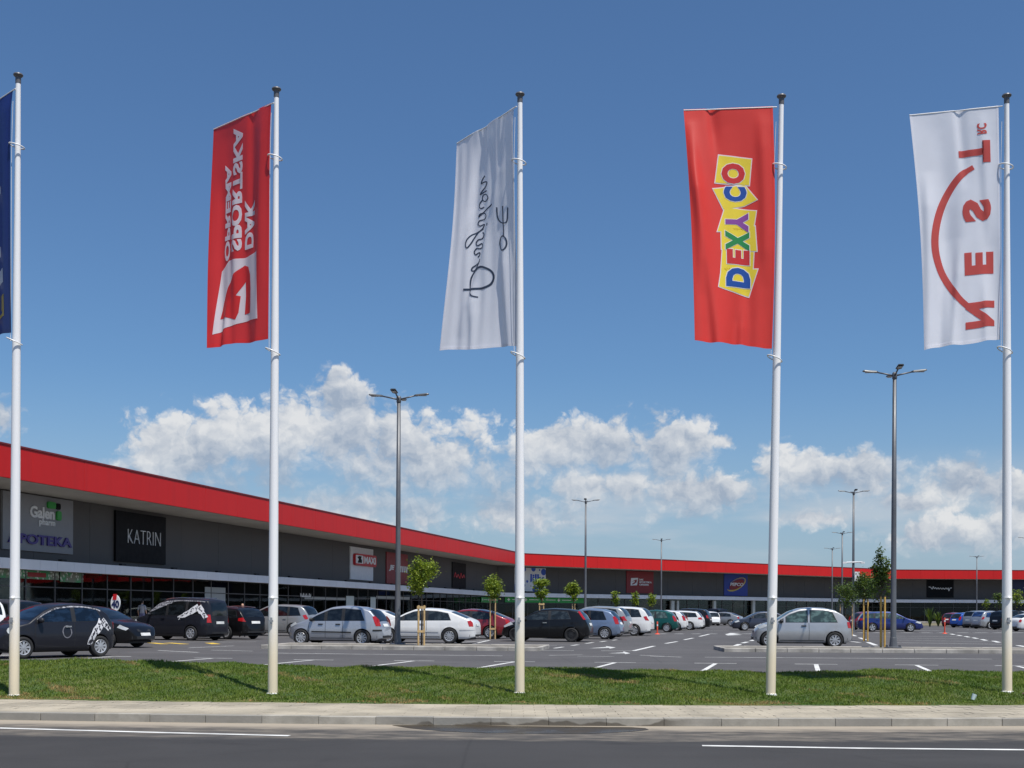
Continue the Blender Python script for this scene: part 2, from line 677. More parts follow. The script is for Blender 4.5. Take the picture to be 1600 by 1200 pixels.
def crest(x):
    return 0.270 - 0.0085 * max(-14, min(14, x)) + 0.012 * math.sin(x * 0.9 + 1) + 0.008 * math.sin(x * 2.3)


def grassZ(x, y):
    yf = kerbY(x) + PW
    yc = 21.4
    if y < yf - .015:
        return -0.08
    if y < yc:
        t = (y - yf) / (yc - yf)
        z = 0.02 + crest(x) * (0.55 * smooth01(t) + 0.45 * max(0, t))
        z += 0.05 * math.exp(-((x + 7.2) / 2.0) ** 2) * smooth01(t * 3) + 0.06 * math.exp(-((x - 7.4) / 2.0) ** 2) * smooth01(t * 3)
    else:
        t = (y - yc) / 1.5
        z = 0.02 + crest(x) * (1 - smooth01(t)) - 0.08 * max(0, t)
    return z + 0.010 * math.sin(x * 5 + y * 3) + 0.008 * math.sin(x * 9 - y * 7)


def soil_material():
    m, t, b = new_mat('turf soil')
    p = t.pos()
    n = t.noise(p, 1.3, 5, 0.6)
    c = t.mix(t.ramp(n, 0.35, 0.7), (0.045, 0.085, 0.016), (0.11, 0.12, 0.03))
    t.put(b.inputs['Base Color'], c)
    b.inputs['Roughness'].default_value = 0.95
    t.put(b.inputs['Normal'], t.bump(t.noise(p, 60, 4), 0.6, 0.03))
    return m


xs_g = [-40 + i * 1.0 for i in range(29)] + [-11 + i * 0.2 for i in range(111)] + [12 + i for i in range(29)]
verge = strip('grass_verge', xs_g, lambda x: kerbY(x) + PW - 0.02, lambda x: 23.3, 40, grassZ, soil_material())


def grass_material():
    m, t, b = new_mat('grass blade')
    p = t.pos()
    n1 = t.noise(p, 0.85, 4, 0.6)
    n2 = t.noise(p, 3.2, 3, 0.6)
    r = t.attr('rnd')[2]
    dry = t.attr('dry')[2]
    c = t.mix(t.ramp(n1, 0.35, 0.68), (0.108, 0.185, 0.022), (0.210, 0.262, 0.042))
    c = t.mix(t.ramp(n2, 0.5, 0.75, 0, 0.6), c, (0.25, 0.25, 0.055))
    c = t.mix(t.math('MULTIPLY', r, 0.45), c, (0.040, 0.090, 0.012))
    c = t.mix(t.ramp(t.math('ADD', dry, t.math('MULTIPLY', r, 0.25)), 0.35, 0.85), c, (0.36, 0.25, 0.10))
    t.put(b.inputs['Base Color'], c)
    b.inputs['Roughness'].default_value = 0.65
    b.inputs['Specular IOR Level'].default_value = 0.25
    tr = t.n.new('ShaderNodeBsdfTranslucent')
    t.put(tr.inputs['Color'], t.mix(0.5, c, (0.12, 0.2, 0.02)))
    mx = t.n.new('ShaderNodeMixShader')
    mx.inputs[0].default_value = 0.3
    t.l.new(b.outputs[0], mx.inputs[1])
    t.l.new(tr.outputs[0], mx.inputs[2])
    t.l.new(mx.outputs[0], t.n['Material Output'].inputs['Surface'])
    return m


def build_grass():
    N = 235000
    x = rng.uniform(-13.0, 13.0, N)
    xx = np.clip(x, -11, 11)
    kY = 14.76 + 0.0088 * xx * xx - 0.011 * xx + (x - xx) * (0.0176 * xx - 0.011)
    y = kY + PW + rng.uniform(-0.03, 1, N) ** 1.15 * 0 + (rng.random(N)) * (22.1 - kY - PW) - 0.03
    z = np.array([grassZ(a, b) for a, b in zip(x, y)])
    pat = lambda s, o: np.sin(x * s + o) * np.sin(y * s * 1.3 + o * 2) + 0.6 * np.sin(x * s * 2.3 + y * s * 1.7 + o)
    front = np.exp(-((y - kY - PW) / 0.16))
    tuft = pat(2.1, 0.7) * 0.35 + pat(5.3, 2.1) * 0.25
    dry = np.clip(0.75 * front + 0.5 * (pat(1.15, 3.3) - 0.5) + 0.42 * (pat(3.7, 1.1) - .25) + .18 * pat(8.3, .4), 0, 1)
    h = (0.038 + 0.016 * tuft) * rng.uniform(0.55, 1.35, N) * (1 - 0.35 * front)
    h = np.clip(h, 0.018, 0.12)
    a = rng.uniform(0, 2 * np.pi, N)
    w = rng.uniform(0.0035, 0.0075, N)
    ln = rng.uniform(0.1, 0.9, N) * h
    la = rng.uniform(0, 2 * np.pi, N)
    V = np.zeros((N, 5, 3))
    dx, dy = np.cos(a) * w, np.sin(a) * w
    lx, ly = np.cos(la) * ln, np.sin(la) * ln
    base = np.stack([x, y, z - 0.006], 1)
    V[:, 0] = base + np.stack([dx, dy, 0 * x], 1)
    V[:, 1] = base - np.stack([dx, dy, 0 * x], 1)
    V[:, 2] = base + np.stack([-dx * .75 + lx * .35, -dy * .75 + ly * .35, h * .6], 1)
    V[:, 3] = base + np.stack([dx * .75 + lx * .35, dy * .75 + ly * .35, h * .6], 1)
    V[:, 4] = base + np.stack([lx, ly, h], 1)
    me = bpy.data.meshes.new('grass')
    me.vertices.add(N * 5)
    me.vertices.foreach_set('co', V.ravel())
    b5 = np.arange(N)[:, None] * 5
    loops = np.concatenate([b5 + np.array([[0, 1, 2, 3]]), b5 + np.array([[3, 2, 4]])], 1).ravel()
    me.loops.add(len(loops))
    me.loops.foreach_set('vertex_index', loops.astype(np.int32))
    me.polygons.add(N * 2)
    st = np.stack([np.arange(N) * 7, np.arange(N) * 7 + 4], 1).ravel()
    me.polygons.foreach_set('loop_start', st.astype(np.int32))
    me.update(calc_edges=True)
    for nm, val in (('rnd', rng.random(N)), ('dry', dry)):
        A = me.attributes.new(nm, 'FLOAT', 'POINT')
        A.data.foreach_set('value', np.repeat(val, 5).astype(np.float32))
    o = link('grass', me, grass_material())
    o['kind'] = 'stuff'
    tag(o, 'short green lawn grass with dry brown patches on the low bank', 'grass')


build_grass()

# puddle in the gutter
pts = [(612, 1133.5), (640, 1138), (690, 1142.5), (760, 1145.5), (850, 1147), (920, 1146.5), (985, 1143.5), (1014, 1140.5), (1008, 1138), (985, 1136.5), (900, 1135.8), (820, 1135.0), (760, 1134.0), (690, 1132.6)]
pp = []
for i, (a, b) in enumerate(pts):
    q = gnd(a, b, ROADZ)
    q.y = min(q.y, kerbY(q.x) - 0.013)
    pp.append(q)
pc = []
for i in range(len(pp)):
    pc.append(pp[i])
    m_ = (pp[i] + pp[(i + 1) % len(pp)]) / 2
    m_.y -= random.uniform(0, .02)
    pc.append(m_)
M_WATER, t, b = new_mat('puddle water')
n = t.noise(t.pos(), 2.0, 4)
t.put(b.inputs['Base Color'], t.mix(n, (0.030, 0.024, 0.016), (0.07, 0.056, 0.038)))
t.put(b.inputs['Roughness'], t.ramp(n, 0.3, 0.7, 0.18, 0.5))
b.inputs['Specular IOR Level'].default_value = 0.12
pud = link('puddle', me_from('puddle', [(p.x, p.y, ROADZ + 0.004) for p in pc], [tuple(range(len(pc)))]), M_WATER)
pud['kind'] = 'structure'


# ------------------------------------------------------------------ painted markings
def marking(pts, w, m=M_WHITEP, z=0.004, parent=LOT, name='lane_marking', zg=0.0):
    P = [gnd(a, b, zg) for a, b in pts]
    q = stroke_polys([(p.x, p.y) for p in P], w)
    vs, fs = [], []
    for quad in q:
        k = len(vs)
        vs += [(a, b, zg + z) for a, b in quad]
        fs.append((k, k + 1, k + 2, k + 3))
    o = link(name, me_from(name, vs, fs), m, parent)
    if parent is None:
        o['kind'] = 'structure'
    return o


ROAD = bpy.data.objects['road']
marking([(-220, 1131.5), (-100, 1135), (0, 1138), (230, 1144.5), (452, 1150)], 0.11, parent=ROAD, zg=ROADZ)
marking([(1097, 1165.5), (1340, 1169.5), (1600, 1172), (1800, 1173)], 0.11, parent=ROAD, zg=ROADZ)
# parking bays along the verge: long line and cross bar
VX, VYY = 0.2368 / 1.0277, 1 / 1.0277
for i in range(-5, 9):
    px = 1275 + (i - 6) * 157 + (i - 6) * abs(i - 6) * 0.0
    py = 1035.5 + (px - 957) * 0.0085 - (0 if px > 500 else (500 - px) * 0.008)
    c = gnd(px, py)
    for nm, pts_, w, m in (('bay_line', [(c.x - VX * 6.5, c.y - VYY * 6.5), (c.x, c.y)], 0.11, M_WHITEP),
                           ('bay_bar', [(c.x - 0.53, c.y + 0.056), (c.x + 0.53, c.y - 0.056)], 0.15, M_OLDP)):
        q = stroke_polys(pts_, w)[0]
        zz = 0.004 if nm == 'bay_line' else 0.008
        link(nm, me_from(nm, [(a, b, zz) for a, b in q], [(0, 1, 2, 3)]), m, LOT)
for pts_, w, m in [
    ([(330, 1016), (395, 1017.5)], .12, M_WHITEP), ([(247, 1016.5), (310, 1019.5)], .12, M_WHITEP), ([(295, 1012.5), (365, 1009.2)], .12, M_OLDP),
    ([(420, 1020.5), (785, 1025)], .15, M_OLDP), ([(858, 1024.2), (910, 1023.2)], .11, M_OLDP), ([(902, 1025.5), (960, 1026.2)], .11, M_OLDP),
    ([(1000, 1024), (1065, 1027)], .11, M_OLDP), ([(1101, 1027), (1550, 1030)], .15, M_OLDP), ([(1016, 1025.6), (1042, 1026)], .11, M_OLDP),
    ([(842, 1016.2), (897, 1016.6)], .13, M_WHITEP), ([(939, 1017), (990, 1017)], .13, M_WHITEP), ([(990, 1017), (1022, 1009.5)], .16, M_WHITEP),
    ([(1040, 1005.5), (1058, 1002.5)], .16, M_WHITEP), ([(1069, 999.8), (1083, 997)], .16, M_WHITEP), ([(1093, 994.5), (1108, 991)], .16, M_WHITEP),
    ([(866, 1013), (880, 1011)], .14, M_WHITEP), ([(893, 1008.8), (904, 1007.4)], .14, M_WHITEP), ([(915, 1005.6), (927, 1004)], .14, M_WHITEP),
    ([(938, 1003), (947, 1001.7)], .14, M_WHITEP), ([(957, 1000.5), (964, 999.6)], .14, M_WHITEP), ([(1330, 1002.5), (1344, 1004)], .2, M_WHITEP),
    ([(1330, 991.5), (1337, 994)], .2, M_WHITEP), ([(1343, 996.5), (1353, 1000)], .2, M_WHITEP), ([(1356, 1003.5), (1369, 1008.5)], .2, M_WHITEP),
    ([(1192, 996.5), (1187, 998.5)], .2, M_WHITEP), ([(1180, 999.5), (1173, 1001.5)], .2, M_WHITEP), ([(1168, 1003), (1160, 1005)], .2, M_WHITEP), ([(1156, 1006.5), (1148, 1009.5)], .2, M_WHITEP), ([(1142, 1011), (1134, 1013.5)], .2, M_WHITEP),
    ([(1486, 990.5), (1491, 991.8)], .22, M_WHITEP), ([(1496, 992.3), (1502, 993.6)], .22, M_WHITEP), ([(1508, 994.2), (1514, 995.8)], .22, M_WHITEP), ([(1520, 996.3), (1527, 998)], .22, M_WHITEP), ([(1534, 999), (1541, 1001)], .22, M_WHITEP), ([(1552, 1001.5), (1561, 1004)], .22, M_WHITEP), ([(1590, 1008.5), (1604, 1011)], .22, M_WHITEP),
    ([(1392, 996.8), (1545, 999)], .17, M_OLDP), ([(1392, 1000.3), (1556, 1002.6)], .17, M_OLDP), ([(1392, 1004), (1570, 1007)], .17, M_OLDP), ([(1392, 993.8), (1510, 995)], .17, M_OLDP),
    ([(1030, 985), (1180, 984.6)], .16, M_WHITEP), ([(1384, 986), (1470, 985.2)], .2, M_WHITEP), ([(1510, 984), (1560, 985)], .16, M_WHITEP),
    ([(330, 1003.5), (400, 1003)], .12, M_OLDP), ([(690, 1006), (760, 1001)], .12, M_OLDP), ([(820, 1008.5), (870, 1008.8)], .1, M_OLDP), ([(740, 1006.2), (765, 1000.4)], .12, M_WHITEP),
]:
    marking(pts_, w, m)
for a, b in [(1031, 1042), (1054, 1068), (1081, 1095), (1107, 1120), (1160, 1176), (1133, 1148), (1342, 1352), (1365, 1376), (1386, 1397), (1409, 1426), (1438, 1455), (1466, 1483), (1495, 1514), (1522, 1544), (1551, 1570), (1578, 1600)]:
    marking([(a, 990.4 if a < 1300 else 988.6), (b, 990.4 if a < 1300 else 988.6)], .55, M_WHITEP, name='crossing_bar')
for a, b in [(236, 258), (262, 290), (326, 338)]:
    marking([(a, 1004.5), (b, 1006.5)], .35, M_YELP, name='yellow_hatching')
for A in ([(920, 1013.2), (948, 1010.9), (946, 1009.6), (962, 1011.8), (953, 1013.6), (951, 1012.4)], [(950, 1021), (974, 1019.6), (974, 1018), (985, 1021), (977, 1022.2), (975, 1021)], [(1133, 991.6), (1141, 989), (1158, 989.4), (1145, 990.6), (1160, 992), (1137, 993)]):
    P = [gnd(a, b) for a, b in A]
    link('arrow_marking', me_from('arrow', [(p.x, p.y, .005) for p in P], [tuple(range(len(P)))]), M_OLDP, LOT)


# ------------------------------------------------------------------ kerbed islands in the lot
UX, UY = 0.9945, -0.105


def island(pl, pr, depth, label):
    a, b = gnd(*pl), gnd(*pr)
    d = (b - a).normalized()
    nrm = Vector((-d.y, d.x, 0))
    L = (b - a).length
    rz = math.atan2(d.y, d.x)
    t_ = thing('traffic_island', label, 'traffic island', a, rz, 'kerbed islands between the parking bays')
    MB().box(0.12, L - .12, 0.12, depth - .12, -0.05, 0.118).build('island_top', mat('island gravel', (.19, .175, .15), .95, var=.35, scale=3, bump=.5, bscale=60, world=True), t_)
    n = max(2, int(L / 1.0))
    me = bevel_box_mesh('kerb_stone', L / n - 0.012, 0.12, 0.26, 0.015)
    for i in range(n):
        for yy in (0.06, depth - 0.06):
            link('kerb_stone', me, M_CONC2, t_, ((i + .5) * L / n, yy, 0.0 + random.uniform(-.004, .004)))
    me2 = bevel_box_mesh('end_stone', 0.12, depth - 0.26, 0.26, 0.015)
    for xx in (0.06, L - 0.06):
        link('kerb_stone', me2, M_CONC2, t_, (xx, depth / 2, 0.0))
    return t_


M_CONC2 = mat('pale kerb stone', (0.35, 0.33, 0.30), 0.88, var=0.32, scale=1.8, bump=0.3, bscale=35, world=True)
island((407, 1013.5), (843, 1017.5), 3.3, 'long pale kerbed island carrying the four-armed lamp and first staked tree')
island((1131, 1018.5), (1680, 1022.0), 2.9, 'pale kerbed island in front of the silver hatchback with tall grey lamp')


# ------------------------------------------------------------------ retail building in three straight runs round the lot
def line_pts():
    a0 = at(0, 700, 52.8)
    c1 = at(818, 866, 149.5)
    c2 = at(1400, 890, 197.5)
    d_ = (c1 - a0).normalized()
    a = a0 - d_ * 22
    dd = Vector((c2.x + 75, c2.y - 0.3, 0))
    return [Vector((p.x, p.y, 0)) for p in (a, c1, c2, dd)]


FL = line_pts()


def offs(P, d):
    """the run of lines moved back by d, mitred at the corners"""
    dirs = [(P[i + 1] - P[i]).normalized() for i in range(len(P) - 1)]
    nl = [Vector((-q.y, q.x, 0)) for q in dirs]
    out = [P[0] + nl[0] * d]
    for i in range(1, len(P) - 1):
        n1, n2 = nl[i - 1], nl[i]
        b_ = (n1 + n2).normalized()
        out.append(P[i] + b_ * (d / b_.dot(n1)))
    out.append(P[-1] + nl[-1] * d)
    return out


WL, BL, IL, KL = offs(FL, 3.6), offs(FL, 2.5), offs(FL, 12.0), offs(FL, 45.0)
ZT, ZF, ZB1, ZB0, ZG = 8.5, 7.08, 3.74, 3.24, 0.16
M_RED, t, b = new_mat('red fascia panel')
rd_ = t.n.new('ShaderNodeObjectInfo').outputs['Random']
st_ = t.noise(t.vmath('MULTIPLY', t.pos(), (1.6, 1.6, 0.12)), 1.0, 5, 0.6)
c_ = t.mix(t.ramp(st_, 0.4, 0.75, 0, 0.35), (0.56, 0.016, 0.016), (0.40, 0.018, 0.019))
t.put(b.inputs['Base Color'], t.mix(t.math('MULTIPLY', rd_, 0.22), c_, (0.46, 0.013, 0.014)))
b.inputs['Roughness'].default_value = 0.5
b.inputs['Specular IOR Level'].default_value = 0.22
t.put(b.inputs['Normal'], t.bump(t.noise(t.pos(), 0.6, 2), 0.06, 0.1))
M_COPING = mat('dark red coping', (0.16, 0.012, 0.014), 0.5)
M_WALL = mat('charcoal wall panel', (0.104, 0.097, 0.092), 0.6, spec=.3, var=0.08, scale=0.4, world=True)
M_SOFFIT = mat('soffit panel', (0.40, 0.375, 0.335), 0.6, var=0.08, scale=0.5, world=True)
M_BAND = mat('silver canopy panel', (0.72, 0.72, 0.74), 0.4, metal=0.0, var=0.05, scale=0.8, world=True)
M_FRAME = mat('dark window frame', (0.07, 0.07, 0.075), 0.4, metal=0.3)
M_PALEFR = mat('pale aluminium frame', (0.42, 0.44, 0.43), 0.4, metal=0.4)
M_ROOF = mat('roof membrane', (0.35, 0.35, 0.35), 0.9, world=True)
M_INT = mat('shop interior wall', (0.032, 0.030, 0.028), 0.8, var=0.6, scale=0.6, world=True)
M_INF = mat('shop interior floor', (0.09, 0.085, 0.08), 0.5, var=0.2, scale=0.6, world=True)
M_TILE = mat('walkway slab', (0.42, 0.40, 0.37), 0.85, var=0.15, scale=0.7, world=True)
M_BLACK = mat('black rubber', (0.015, 0.015, 0.016), 0.6)


def glass_material():
    m, t, b = new_mat('shop glass')
    g1 = t.n.new('ShaderNodeBsdfGlossy')
    g1.inputs['Roughness'].default_value = 0.015
    g1.inputs['Color'].default_value = (0.85, 0.88, 0.87, 1)
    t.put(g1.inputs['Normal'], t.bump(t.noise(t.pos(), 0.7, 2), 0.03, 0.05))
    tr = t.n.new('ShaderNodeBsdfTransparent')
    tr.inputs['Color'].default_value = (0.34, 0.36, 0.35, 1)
    fr = t.n.new('ShaderNodeFresnel')
    fr.inputs['IOR'].default_value = 1.5
    mx = t.n.new('ShaderNodeMixShader')
    t.l.new(t.math('MULTIPLY_ADD', fr.outputs[0], 0.62, 0.0, True), mx.inputs[0])
    t.l.new(tr.outputs[0], mx.inputs[1])
    t.l.new(g1.outputs[0], mx.inputs[2])
    t.l.new(mx.outputs[0], t.n['Material Output'].inputs['Surface'])
    return m


M_GLASS = glass_material()
bld = thing('retail_building', 'long low retail park building with red fascia and charcoal walls wrapping the car park', 'building', FL[0])
B0 = FL[0]


def ribbon(name, P, Q, zp, zq, m):
    vs, fs = [], []
    for p, q in zip(P, Q):
        vs += [(p.x - B0.x, p.y - B0.y, zp), (q.x - B0.x, q.y - B0.y, zq)]
    for i in range(len(P) - 1):
        fs.append((2 * i, 2 * i + 2, 2 * i + 3, 2 * i + 1))
    return link(name, me_from(name, vs, fs), m, bld)


def row(name, P, module, z0, z1, th, gap, m, y0=0.0, bev=0.0, vary=0.0):
    """one panel after another along the run; alike panels share their mesh"""
    for i in range(len(P) - 1):
        L = (P[i + 1] - P[i]).length
        d = (P[i + 1] - P[i]).normalized()
        nl = Vector((-d.y, d.x, 0))
        n = max(1, round(L / module))
        w = L / n
        me = bevel_box_mesh(name, w - gap, th, z1 - z0, 0.008)
        for k in range(n):
            c = P[i] + d * ((k + .5) * w) + nl * (y0 + th / 2 + random.uniform(0, vary))
            link(name, me, m, bld, (c.x - B0.x, c.y - B0.y, (z0 + z1) / 2), (0, 0, math.atan2(d.y, d.x)))


row('fascia_panel', FL, 4.0, ZF, ZT, 0.10, 0.010, M_RED, vary=0.004)
row('coping', FL, 12.0, ZT + 0.003, ZT + 0.09, 0.35, 0.004, M_COPING, y0=-0.03)
ribbon('fascia_back', offs(FL, .13), offs(FL, .14), ZF, ZT, M_WALL)
row('soffit_panel', offs(FL, .11), 4.0, ZF + 0.02, ZF + 0.06, 3.5, 0.02, M_SOFFIT)
row('wall_panel', WL, 5.0, ZB0 + 0.1, ZF + 0.02, 0.10, 0.014, M_WALL, vary=0.004)
row('canopy_panel', BL, 1.42, ZB0, ZB1, 0.05, 0.012, M_BAND, vary=0.006)
ribbon('canopy_top', offs(FL, 2.55), WL, ZB1 - 0.03, ZB1 - 0.03, M_WALL)
ribbon('canopy_soffit', offs(FL, 2.55), WL, ZB0 + 0.02, ZB0 + 0.02, M_WALL)
ribbon('roof', offs(FL, .13), KL, ZT - 0.12, ZT - 0.12, M_ROOF)
ribbon('rear_wall', KL, offs(FL, 45.01), 0, ZT - 0.12, M_WALL)
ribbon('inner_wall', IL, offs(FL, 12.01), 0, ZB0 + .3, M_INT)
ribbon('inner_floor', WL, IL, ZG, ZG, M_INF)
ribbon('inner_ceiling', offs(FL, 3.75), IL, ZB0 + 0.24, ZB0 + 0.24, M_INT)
ribbon('walkway', offs(FL, 0.4), WL, ZG - .005, ZG - .005, M_TILE)
ribbon('walkway_kerb', offs(FL, 0.399), offs(FL, 0.4), -0.05, ZG - .005, M_CONC2)
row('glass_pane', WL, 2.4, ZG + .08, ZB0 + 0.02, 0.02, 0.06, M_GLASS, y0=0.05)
for i in range(3):
    P, Q = WL[i], WL[i + 1]
    L = (Q - P).length
    d = (Q - P).normalized()
    nl = Vector((-d.y, d.x, 0))
    n = max(1, round(L / 2.4))
    me = bevel_box_mesh('mullion', 0.07, 0.12, ZB0 - ZG, 0.006)
    for k in range(n + 1):
        c = P + d * (k * L / n) + nl * 0.06
        link('mullion', me, M_FRAME, bld, (c.x - B0.x, c.y - B0.y, (ZG + ZB0) / 2), (0, 0, math.atan2(d.y, d.x)))
    me = bevel_box_mesh('transom', L, 0.08, 0.06, 0.006)
    for zz in (ZG + 0.04, 2.45):
        c = (P + Q) / 2 + nl * 0.06
        link('transom', me, M_FRAME, bld, (c.x - B0.x, c.y - B0.y, zz), (0, 0, math.atan2(d.y, d.x)))
# shop fittings that show dimly behind the glass
fr_ = random.Random(5)
FITM = [mat('fitting %d' % i, c_, .6) for i, c_ in enumerate(((.30, .30, .28), (.10, .09, .08), (.22, .05, .04), (.05, .10, .16), (.36, .30, .18), (.06, .14, .07), (.45, .45, .44)))]
for i in range(3):
    P, Q = WL[i], WL[i + 1]
    L = (Q - P).length
    d = (Q - P).normalized()
    nl = Vector((-d.y, d.x, 0))
    x = 1.0
    while x < L - 2:
        w_, h_ = fr_.uniform(.6, 2.6), fr_.choice((1.1, 1.5, 2.1, 2.4))
        mb_ = MB().box(0, w_, 0, .4, 0, h_)
        for z_ in np.arange(.35, h_, .4):
            mb_.box(-.03, w_ + .03, -.12, .0, z_, z_ + .04)
        c = P + d * x + nl * fr_.uniform(.8, 4.5)
        mb_.build('display_shelf', fr_.choice(FITM), bld, (c.x - B0.x, c.y - B0.y, ZG + .004), (0, 0, math.atan2(d.y, d.x)))
        x += w_ + fr_.uniform(.3, 2.5)
# spotlights on the canopy edge that wash the signs
fm = MB().box(-.22, .22, -.1, .1, 0, .1).box(-.05, .05, -.05, .05, -.06, 0)
fme = me_from('floodlight', fm.v, fm.f)
for i, step in ((0, 5.6), (1, 8.0), (2, 8.0)):
    P, Q = BL[i], BL[i + 1]
    L = (Q - P).length
    d = (Q - P).normalized()
    nl = Vector((-d.y, d.x, 0))
    for k in range(int(L / step)):
        c = P + d * ((k + .5) * step) + nl * 0.35
        link('floodlight', fme, M_BLACK, bld, (c.x - B0.x, c.y - B0.y, ZB1 + .03), (0, 0, math.atan2(d.y, d.x)))


# ------------------------------------------------------------------ signs
def sec(i, proud):
    """plane of run i of the wall, moved towards the lot"""
    W = offs(FL, 3.6 - proud)
    d = (W[i + 1] - W[i]).normalized()
    return W[i], d, Vector((d.y, -d.x, 0))


def spot(i, px, py, proud=0.08):
    p, d, n = sec(i, proud)
    return onplane(px, py, p, n)


def board(name, label, i, x0, x1, yt, yb, m, th=0.10, proud=0.10, cat='sign', group=None):
    a, b_ = spot(i, x0, yb, proud), spot(i, x1, yb, proud)
    zt = spot(i, x0, yt, proud).z
    w = (Vector((b_.x, b_.y, 0)) - Vector((a.x, a.y, 0))).length
    h = zt - a.z
    _, d, n = sec(i, proud)
    t_ = thing(name, label, cat, a, math.atan2(d.y, d.x), group)
    MB().box(0, w, 0, th, 0, h).build('board', m, t_)
    return t_, w, h


def solid2d(vs, fs, th):
    """flat shape in x,z pulled out towards -y"""
    bm = bmesh.new()
    V = [bm.verts.new((a, 0, b)) for a, b in vs]
    for f in fs:
        try:
            bm.faces.new([V[j] for j in f])
        except ValueError:
            pass
    if th:
        r = bmesh.ops.extrude_face_region(bm, geom=bm.faces[:])
        for v in r['geom']:
            if isinstance(v, bmesh.types.BMVert):
                v.co.y -= th
    bmesh.ops.recalc_face_normals(bm, faces=bm.faces[:])
    me = bpy.data.meshes.new('letters')
    bm.to_mesh(me)
    bm.free()
    return me


def sign_text(t_, s, x0, x1, z0, z1, m, th=0.04, y=-0.002, bold=0.0, shear=0.0, name='lettering'):
    vs, fs, _ = text2d(s, bold, shear)
    vv = [(x0 + a * (x1 - x0), z0 + b * (z1 - z0)) for a, b in vs]
    return link(name, solid2d(vv, fs, th), m, t_, (0, y, 0))


def sign_poly(t_, polys, m, th=0.03, y=-0.002, name='emblem'):
    vs, fs = [], []
    for p in polys:
        k = len(vs)
        vs += p
        fs.append(tuple(range(k, k + len(p))))
    return link(name, solid2d(vs, fs, th), m, t_, (0, y, 0))


def flat(name, c, rough=0.45, **k):
    return mat('sign ' + name, c, rough, var=0.04, **k)


S_GREY, S_BLACK, S_WHITE = flat('grey', (0.26, 0.26, 0.27)), flat('black', (0.008, 0.008, 0.010), 0.6, spec=.15), flat('white', (0.80, 0.80, 0.80))
S_RED, S_DRED, S_BLUE = flat('red', (0.55, 0.012, 0.02)), flat('deep red', (0.26, 0.012, 0.016)), flat('blue', (0.018, 0.05, 0.33))
S_GREEN, S_PURP, S_NAVY = flat('green', (0.03, 0.33, 0.05)), flat('purple', (0.06, 0.035, 0.22)), flat('navy', (0.012, 0.02, 0.09))
S_GOLD, S_ORANGE, S_DGREEN = flat('gold', (0.72, 0.50, 0.06)), flat('orange', (0.65, 0.25, 0.03)), flat('dark green', (0.015, 0.26, 0.05))
S_LBLUE = flat('royal blue', (0.03, 0.10, 0.50))


def rrect(x0, x1, z0, z1, r, n=4):
    out = []
    for cx, cz, a in ((x1 - r, z1 - r, 0), (x0 + r, z1 - r, 90), (x0 + r, z0 + r, 180), (x1 - r, z0 + r, 270)):
        for i in range(n + 1):
            q = R(a + 90 * i / n)
            out.append((cx + r * math.cos(q), cz + r * math.sin(q)))
    return out


# pharmacy
t_, w, h = board('pharmacy_sign', 'light grey pharmacy sign board reading Galen pharm APOTEKA', 0, 4, 114, 766, 857.5, S_GREY)
sign_text(t_, 'Galen', w * .36, w * .71, h * .60, h * .81, S_WHITE, bold=.03)
sign_text(t_, 'pharm', w * .49, w * .72, h * .455, h * .60, S_WHITE, bold=.022)
sign_text(t_, 'APOTEKA', w * .06, w * .97, h * .12, h * .30, S_PURP, bold=.03, th=.08)
sign_poly(t_, [rrect(w * .60, w * .715, h * .80, h * .92, .11)], S_GREEN, .10)
sign_poly(t_, [rrect(w * .735, w * .80, h * .60, h * .77, .11)], S_GREEN, .10)
sign_poly(t_, [rrect(w * .735, w * .79, h * .80, h * .91, .08)], S_BLACK, .08)
# fashion shop
t_, w, h = board('fashion_shop_sign', 'square black sign board with thin white letters KATRIN', 0, 181, 259, 797, 876.5, S_BLACK, .14, .14)
sign_text(t_, 'KATRIN', w * .22, w * .88, h * .38, h * .66, S_WHITE, bold=-.028)
# supermarket
t_, w, h = board('supermarket_sign', 'tall white sign board with red MAXI box hung on it', 0, 547.5, 583, 853.5, 905, S_WHITE)
sign_poly(t_, [rrect(w * .10, w * 1.05, h * .44, h * .80, .25)], S_RED, .22, name='sign_box')
sign_poly(t_, [rrect(w * .12, w * .44, h * .50, h * .75, .05)], S_WHITE, .02, -.223, 'emblem_ground')
sign_poly(t_, [[(w * a, h * b) for a, b in q] for q in ([(.19, .52), (.37, .52), (.37, .60), (.33, .66), (.36, .72), (.26, .73), (.18, .69), (.24, .63)],)], S_BLACK, .015, -.246)
sign_text(t_, 'MAXI', w * .48, w * 1.0, h * .515, h * .735, S_WHITE, bold=.05, y=-.223, th=.02)
t_, w, h = board('red_shop_sign', 'deep red sign board with slanted white letters behind the lamp post', 0, 604, 637, 862, 911.5, S_DRED)
sign_text(t_, 'JE', w * .10, w * .34, h * .40, h * .60, S_WHITE, bold=.05, shear=.2)
sign_poly(t_, [[(w * (a + .02), h * .40), (w * (a + .085), h * .40), (w * (a + .115), h * .60), (w * (a + .05), h * .60)] for a in (.37, .47, .57, .67, .77, .87)], S_WHITE, .04, name='lettering')
t_, w, h = board('narrow_black_sign', 'narrow black sign board with small red script lettering', 0, 707, 728, 878, 918, S_BLACK)
sign_poly(t_, stroke_polys(spline([(w * (.12 + .07 * k), h * (.42 + (.12 if k % 3 == 1 else 0) + .03 * (k % 2) + .02 * math.sin(k))) for k in range(12)], 3), .18), S_RED, .03, name='script')
